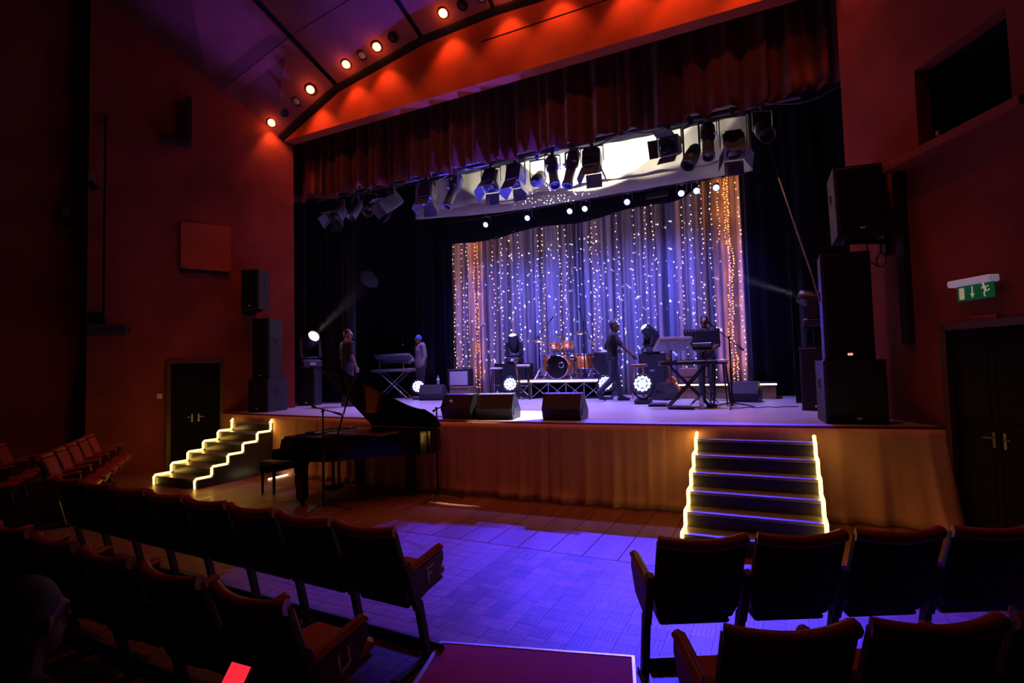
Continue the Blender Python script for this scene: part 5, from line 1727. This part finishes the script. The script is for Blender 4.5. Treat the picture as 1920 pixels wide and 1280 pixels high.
def hand(mb, w, d, side, palm_n, curl=0.5, s=1.0):
    """palm and five fingers at wrist w, pointing along d, palm facing palm_n"""
    d = Vector(d).normalized()
    pn_ = Vector(palm_n)
    pn_ = (pn_ - d * pn_.dot(d)).normalized()
    x = d.cross(pn_).normalized() * side
    c0 = Vector(w) + d * 0.02 * s
    c1 = Vector(w) + d * 0.085 * s
    for k in (-1, 0, 1):
        capsule(mb, c0 + x * .014 * k * s, c1 + x * .024 * k * s, 0.017 * s, 0.015 * s, 8)
    for k, ln in ((-1.5, .066), (-.5, .076), (.5, .072), (1.5, .056)):
        b0 = c1 + x * .0195 * k * s
        b1 = b0 + (d * math.cos(curl * .6) + pn_ * math.sin(curl * .6)) * ln * .5 * s
        b2 = b1 + (d * math.cos(curl * 1.7) + pn_ * math.sin(curl * 1.7)) * ln * .5 * s
        capsule(mb, b0, b1, 0.0095 * s, 0.009 * s, 7)
        capsule(mb, b1, b2, 0.009 * s, 0.0078 * s, 7)
    t0 = c0 + x * -.022 * s
    t1 = t0 + (d * .7 - x * .6 + pn_ * .35).normalized() * .04 * s
    t2 = t1 + (d * .95 - x * .1 + pn_ * .3).normalized() * .032 * s
    capsule(mb, t0, t1, 0.0125 * s, 0.0105 * s, 7)
    capsule(mb, t1, t2, 0.0105 * s, 0.009 * s, 7)

STAND = dict(hipL=(-.095, 0, .93), hipR=(.095, 0, .93), kneeL=(-.10, .02, .50), kneeR=(.10, .02, .50), ankL=(-.11, -.03, .085), ankR=(.11, -.03, .085),
             toeL=(-.135, .14, .035), toeR=(.135, .14, .035), pel=(0, 0, .96), chest=(0, 0, 1.30), neck=(0, -.01, 1.50), head=(0, .02, 1.645),
             shL=(-.185, 0, 1.43), shR=(.185, 0, 1.43), elL=(-.25, -.02, 1.15), elR=(.25, -.02, 1.15), wrL=(-.25, .08, .90), wrR=(.25, .08, .90))

def person(label, loc, rz, pose, skin, top, trousers, shoes='shoe_dark', hair='hair_black', sleeve=0.5, jacket=False, cap=False, look=0.0, bald=0.0, curl=(.5, .5), hand_dir=None, palm=None):
    P = {k: Vector(v) for k, v in STAND.items()}
    P.update({k: Vector(v) for k, v in pose.items()})
    t = thing('person', label, 'person', loc, rz)
    vox = 0.009
    hl, hr = P['hipL'], P['hipR']
    pel, ch, nk, hd = P['pel'], P['chest'], P['neck'], P['head']
    def spine(f):            # 0 pelvis .. 1 neck
        return pel.lerp(ch, f / .62) if f < .62 else ch.lerp(nk, (f - .62) / .38)
    def torso(mb, e):
        loft(mb, [(*(spine(0) + V3(0, 0, -.08)), .13 + e, .09 + e), (*spine(.02), .165 + e, .112 + e), (*spine(.25), .145 + e, .10 + e), (*spine(.45), .16 + e, .108 + e),
                  (*spine(.66), .182 + e, .118 + e), (*spine(.84), .175 + e, .10 + e), (*spine(.93), .11 + e, .078 + e), (*spine(1.0), .062 + e, .060 + e)])
    b = MB()
    torso(b, 0)
    capsule(b, spine(.95), hd + V3(0, -.01, -.05), .058, .054)
    # head
    Mh = Matrix.Translation(hd) @ Matrix.Rotation(look, 4, 'Z')
    hm = MB()
    hm.ball((0, -.01, .025), .088, 16, 12, (.86, 1.06, 1.12))
    hm.ball((0, .025, -.055), .062, 14, 10, (.95, 1.0, 1.05))
    capsule(hm, (0, .088, .012), (0, .108, -.022), .010, .015, 8)
    hm.ball((0, .085, -.058), .022, 10, 6, (1.2, .5, .5))
    hm.ball((0, .078, .028), .034, 12, 6, (1.7, .5, .35))
    for s_ in (-1, 1):
        hm.ball((s_ * .078, -.008, -.008), .024, 8, 6, (.4, .7, 1.15))
        hm.ball((s_ * .031, .083, .006), .011, 8, 6)
    hm.v = [tuple(Mh @ Vector(p)) for p in hm.v]
    b.add(hm.v, hm.f, True)
    for s_, S, E, W in ((-1, 'shL', 'elL', 'wrL'), (1, 'shR', 'elR', 'wrR')):
        capsule(b, spine(.88), P[S], .07, .062)
        capsule(b, P[S], P[E], .054, .042)
        capsule(b, P[E], P[W], .042, .028)
        dr = (P[W] - P[E]).normalized()
        if hand_dir and S in hand_dir:
            dr = Vector(hand_dir[S])
        pn_ = Vector((-s_, .3, 0)) if not (palm and S in palm) else Vector(palm[S])
        hand(b, P[W], dr, s_ * -1 if False else -s_, pn_, curl[0 if s_ < 0 else 1])
    for h, k, a, to in (('hipL', 'kneeL', 'ankL', 'toeL'), ('hipR', 'kneeR', 'ankR', 'toeR')):
        capsule(b, P[h], P[k], .085, .056)
        capsule(b, P[k], P[a], .056, .038)
        capsule(b, P[a] + V3(0, 0, -.03), P[to], .036, .028)
    body = fused('body', b, skin, t, vox)
    # clothes, a little outside the skin
    e = .022 if jacket else .012
    s = MB()
    if jacket:
        loft(s, [(*(spine(0) + V3(0, 0, -.10)), .185, .14), (*spine(.05), .185, .145), (*spine(.3), .18, .135), (*spine(.5), .19, .14), (*spine(.7), .20, .142), (*spine(.86), .185, .12), (*spine(.95), .115, .095), (*spine(1.0), .085, .085)])
        loft(s, [(*(spine(.92) + V3(0, -.05, 0)), .12, .09), (*(spine(1.0) + V3(0, -.04, .02)), .11, .09), (*(spine(1.0) + V3(0, -.045, .06)), .08, .06)])
    else:
        loft(s, [(*(spine(0) + V3(0, 0, -.06)), .178, .128), (*spine(.05), .178, .128), (*spine(.28), .162, .118), (*spine(.48), .175, .124), (*spine(.68), .197, .132), (*spine(.86), .186, .114), (*spine(.94), .112, .086), (*spine(.97), .075, .072)])
    for S, E, W in (('shL', 'elL', 'wrL'), ('shR', 'elR', 'wrR')):
        capsule(s, spine(.88), P[S], .078 + e * .6, .068 + e * .5)
        capsule(s, P[S], P[S].lerp(P[E], min(1, sleeve * 1.6) if sleeve < 1 else 1), .062 + e * .5, .056 + e * .4)
        if sleeve >= 1:
            capsule(s, P[E], P[E].lerp(P[W], .93), .052 + e * .4, .040 + e * .3)
    fused('jacket' if jacket else 'shirt', s, top, t, 0.012)
    s = MB()
    loft(s, [(*(spine(0) + V3(0, 0, -.11)), .15, .115), (*spine(.0), .180, .126), (*spine(.14), .168, .120)])
    for h, k, a in (('hipL', 'kneeL', 'ankL'), ('hipR', 'kneeR', 'ankR')):
        capsule(s, P[h], P[k], .100, .072)
        capsule(s, P[k], P[k].lerp(P[a], .96), .072, .060)
    fused('trousers', s, trousers, t, 0.012)
    for a, to in (('ankL', 'toeL'), ('ankR', 'toeR')):
        s = MB()
        heel = P[a] + (P[a] - P[to]).normalized() * .045
        dz = P[to].z - P[a].z
        capsule(s, V3(heel.x, heel.y, P[a].z - .042), P[to], .042, .036)
        capsule(s, P[a], P[a].lerp(P[to], .6), .044, .036)
        capsule(s, V3(heel.x, heel.y, P[a].z - .058), P[to] + V3(0, 0, -.008), .026, .026)
        fused('shoe', s, shoes, t, 0.010, 2)
    # hair
    s = MB()
    s.ball((0, -.018, .040), .092, 16, 12, (.90, 1.06, 1.10))
    keep = []
    if cap:
        s.v = [tuple(Mh @ Vector(p)) for p in s.v]
        o = fused('cap', s, 'cap_cloth', t, 0.010)
    else:
        h = MB()
        h.ball((0, -.022, .045), .090, 18, 14, (.90, 1.05, 1.10 - bald))
        h.ball((0, -.050, -.005), .070, 14, 10, (1.02, .80, 1.0))
        h.v = [tuple(Mh @ Vector((p[0], min(p[1], .062 + (p[2] - .045) * .15), p[2]))) for p in h.v]
        fused('hair', h, hair, t, 0.010)
    return t

# walking man, striding to the right and slightly away, one arm reaching out in front
walk = dict(hipL=(-.09, 0, .92), hipR=(.09, .02, .92), pel=(0, 0.0, .95), chest=(0, .01, 1.29), neck=(0, 0.03, 1.49), head=(0, .07, 1.635),
            kneeL=(-.09, .10, .50), ankL=(-.10, .16, .085), toeL=(-.11, .33, .036),
            kneeR=(.09, -.02, .49), ankR=(.09, -.32, .20), toeR=(.10, -.20, .045),
            shL=(-.18, -.02, 1.42), shR=(.18, .05, 1.42), elR=(.26, .20, 1.19), wrR=(.24, .40, .99), elL=(-.27, -.12, 1.16), wrL=(-.20, .10, 1.10))
person('person in black T-shirt and dark jeans striding across the stage with one hand reaching out', (-3.18, 11.55, SZ), R_(-72), walk, 'skin_dark', 'shirt_black', 'jeans_dark', look=R_(-12))
person('person in black T-shirt standing behind the piano lid, back to the hall', (-8.78, 9.35, SZ), R_(-18), dict(head=(.01, .03, 1.64)), 'skin_mid', 'shirt_black', 'jeans_dark', look=R_(-60), hair='hair_black')
person('person in taupe jacket and blue cap looking down beside the keyboards', (-8.72, 12.1, SZ), R_(150), dict(head=(0, .06, 1.62), neck=(0, .0, 1.49), wrR=(.14, .22, 1.02), elR=(.27, 0, 1.13)), 'skin_dark', 'jacket_taupe', 'trouser_grey', sleeve=1.0, jacket=True, cap=True, look=R_(20))
person('person in dark shirt standing behind the music stand at the keyboards', (-1.25, 11.75, SZ), R_(178), dict(wrL=(-.16, .26, 1.05), elL=(-.26, .03, 1.14), wrR=(.16, .26, 1.05), elR=(.26, .03, 1.14), head=(0, .06, 1.63)), 'skin_dark', 'shirt_black', 'jeans_dark')

# seated spectator holding a phone
sit = dict(hipL=(-.10, .02, .52), hipR=(.10, .02, .52), pel=(0, 0, .56), chest=(0, -.05, .88), neck=(0, -.05, 1.08), head=(0, -.01, 1.225),
           kneeL=(-.13, .42, .50), kneeR=(.13, .42, .50), ankL=(-.13, .40, .085), ankR=(.13, .40, .085), toeL=(-.14, .57, .036), toeR=(.14, .57, .036),
           shL=(-.18, -.05, 1.01), shR=(.18, -.05, 1.01), elL=(-.25, .04, .74), wrL=(-.14, .26, .64), elR=(.33, .06, .78), wrR=(.45, .28, .79))
SP = (-2.02, 0.83, -0.045)
SR = R_(8)
person('person in dark clothes seated behind the U row holding up a phone', SP, SR, sit, 'skin_dark', 'shirt_black', 'jeans_dark', sleeve=0.5, curl=(.5, 1.0), look=R_(6), hand_dir={'shR': (.15, .35, .9)}, palm={'shR': (-.5, .85, .0)})
# phone in that hand
ph = thing('phone', 'black phone with a glowing red screen held by the seated person', 'phone', (-1.63, 1.20, 0.895), R_(20))
ph.rotation_euler = (R_(-38), R_(14), R_(22))
m = MB(); m.box((0, 0, 0.0), (0.075, 0.009, 0.155), bev=0.004); obj('body', m, 'phone_black', ph)
m = MB(); m.box((0, -.0052, -0.008), (0.068, 0.0015, 0.120)); obj('screen', m, 'phone_screen', ph)
m = MB(); m.box((0.0, -.0052, 0.068), (0.02, 0.0012, 0.004)); obj('earpiece', m, 'steel', ph)
# ================================================================== HAZE IN THE TWO BEAMS
def haze_beam(name, label, p0, p1, r0, r1, dens, power, size):
    p0, p1 = Vector(p0), Vector(p1)
    m = MB(); m.tube(p0, p1, r0, r1, n=20)
    o = obj(name, m, 'black_paint')
    mt = bpy.data.materials.new('haze_' + name)
    mt.use_nodes = True
    nt = mt.node_tree
    nt.nodes.clear()
    out_ = nt.nodes.new('ShaderNodeOutputMaterial')
    vs_ = nt.nodes.new('ShaderNodeVolumeScatter')
    vs_.inputs['Density'].default_value = dens
    vs_.inputs['Anisotropy'].default_value = 0.0
    # the haze thins out along the beam
    tc = nt.nodes.new('ShaderNodeTexCoord')
    sb_ = nt.nodes.new('ShaderNodeVectorMath')
    sb_.operation = 'DISTANCE'
    sb_.inputs[1].default_value = p0
    nt.links.new(tc.outputs['Object'], sb_.inputs[0])
    mr = nt.nodes.new('ShaderNodeMapRange')
    mr.inputs['From Min'].default_value = 0.0
    mr.inputs['From Max'].default_value = (p1 - p0).length * 0.98
    mr.inputs['To Min'].default_value = dens
    mr.inputs['To Max'].default_value = 0.0
    nt.links.new(sb_.outputs['Value'], mr.inputs['Value'])
    nt.links.new(mr.outputs[0], vs_.inputs['Density'])
    nt.links.new(vs_.outputs[0], out_.inputs['Volume'])
    o.data.materials.clear()
    o.data.materials.append(mt)
    tag(o, label, 'haze')
    o['kind'] = 'stuff'
    spot(name + '_lamp', p0 + (p1 - p0).normalized() * 0.02, p1, (1, .98, .92), power, size, 0.6, 0.03)
for (p_, d_), L_, lab in ((BEAM_A, 2.6, 'faint white haze beam rising from the moving light behind the piano'), (BEAM_B, 2.4, 'faint white haze beam rising from the moving light behind the exit-side stack')):
    haze_beam('haze_beam', lab, p_, p_ + d_ * L_, 0.05, 0.22, 0.06, 260, 9)
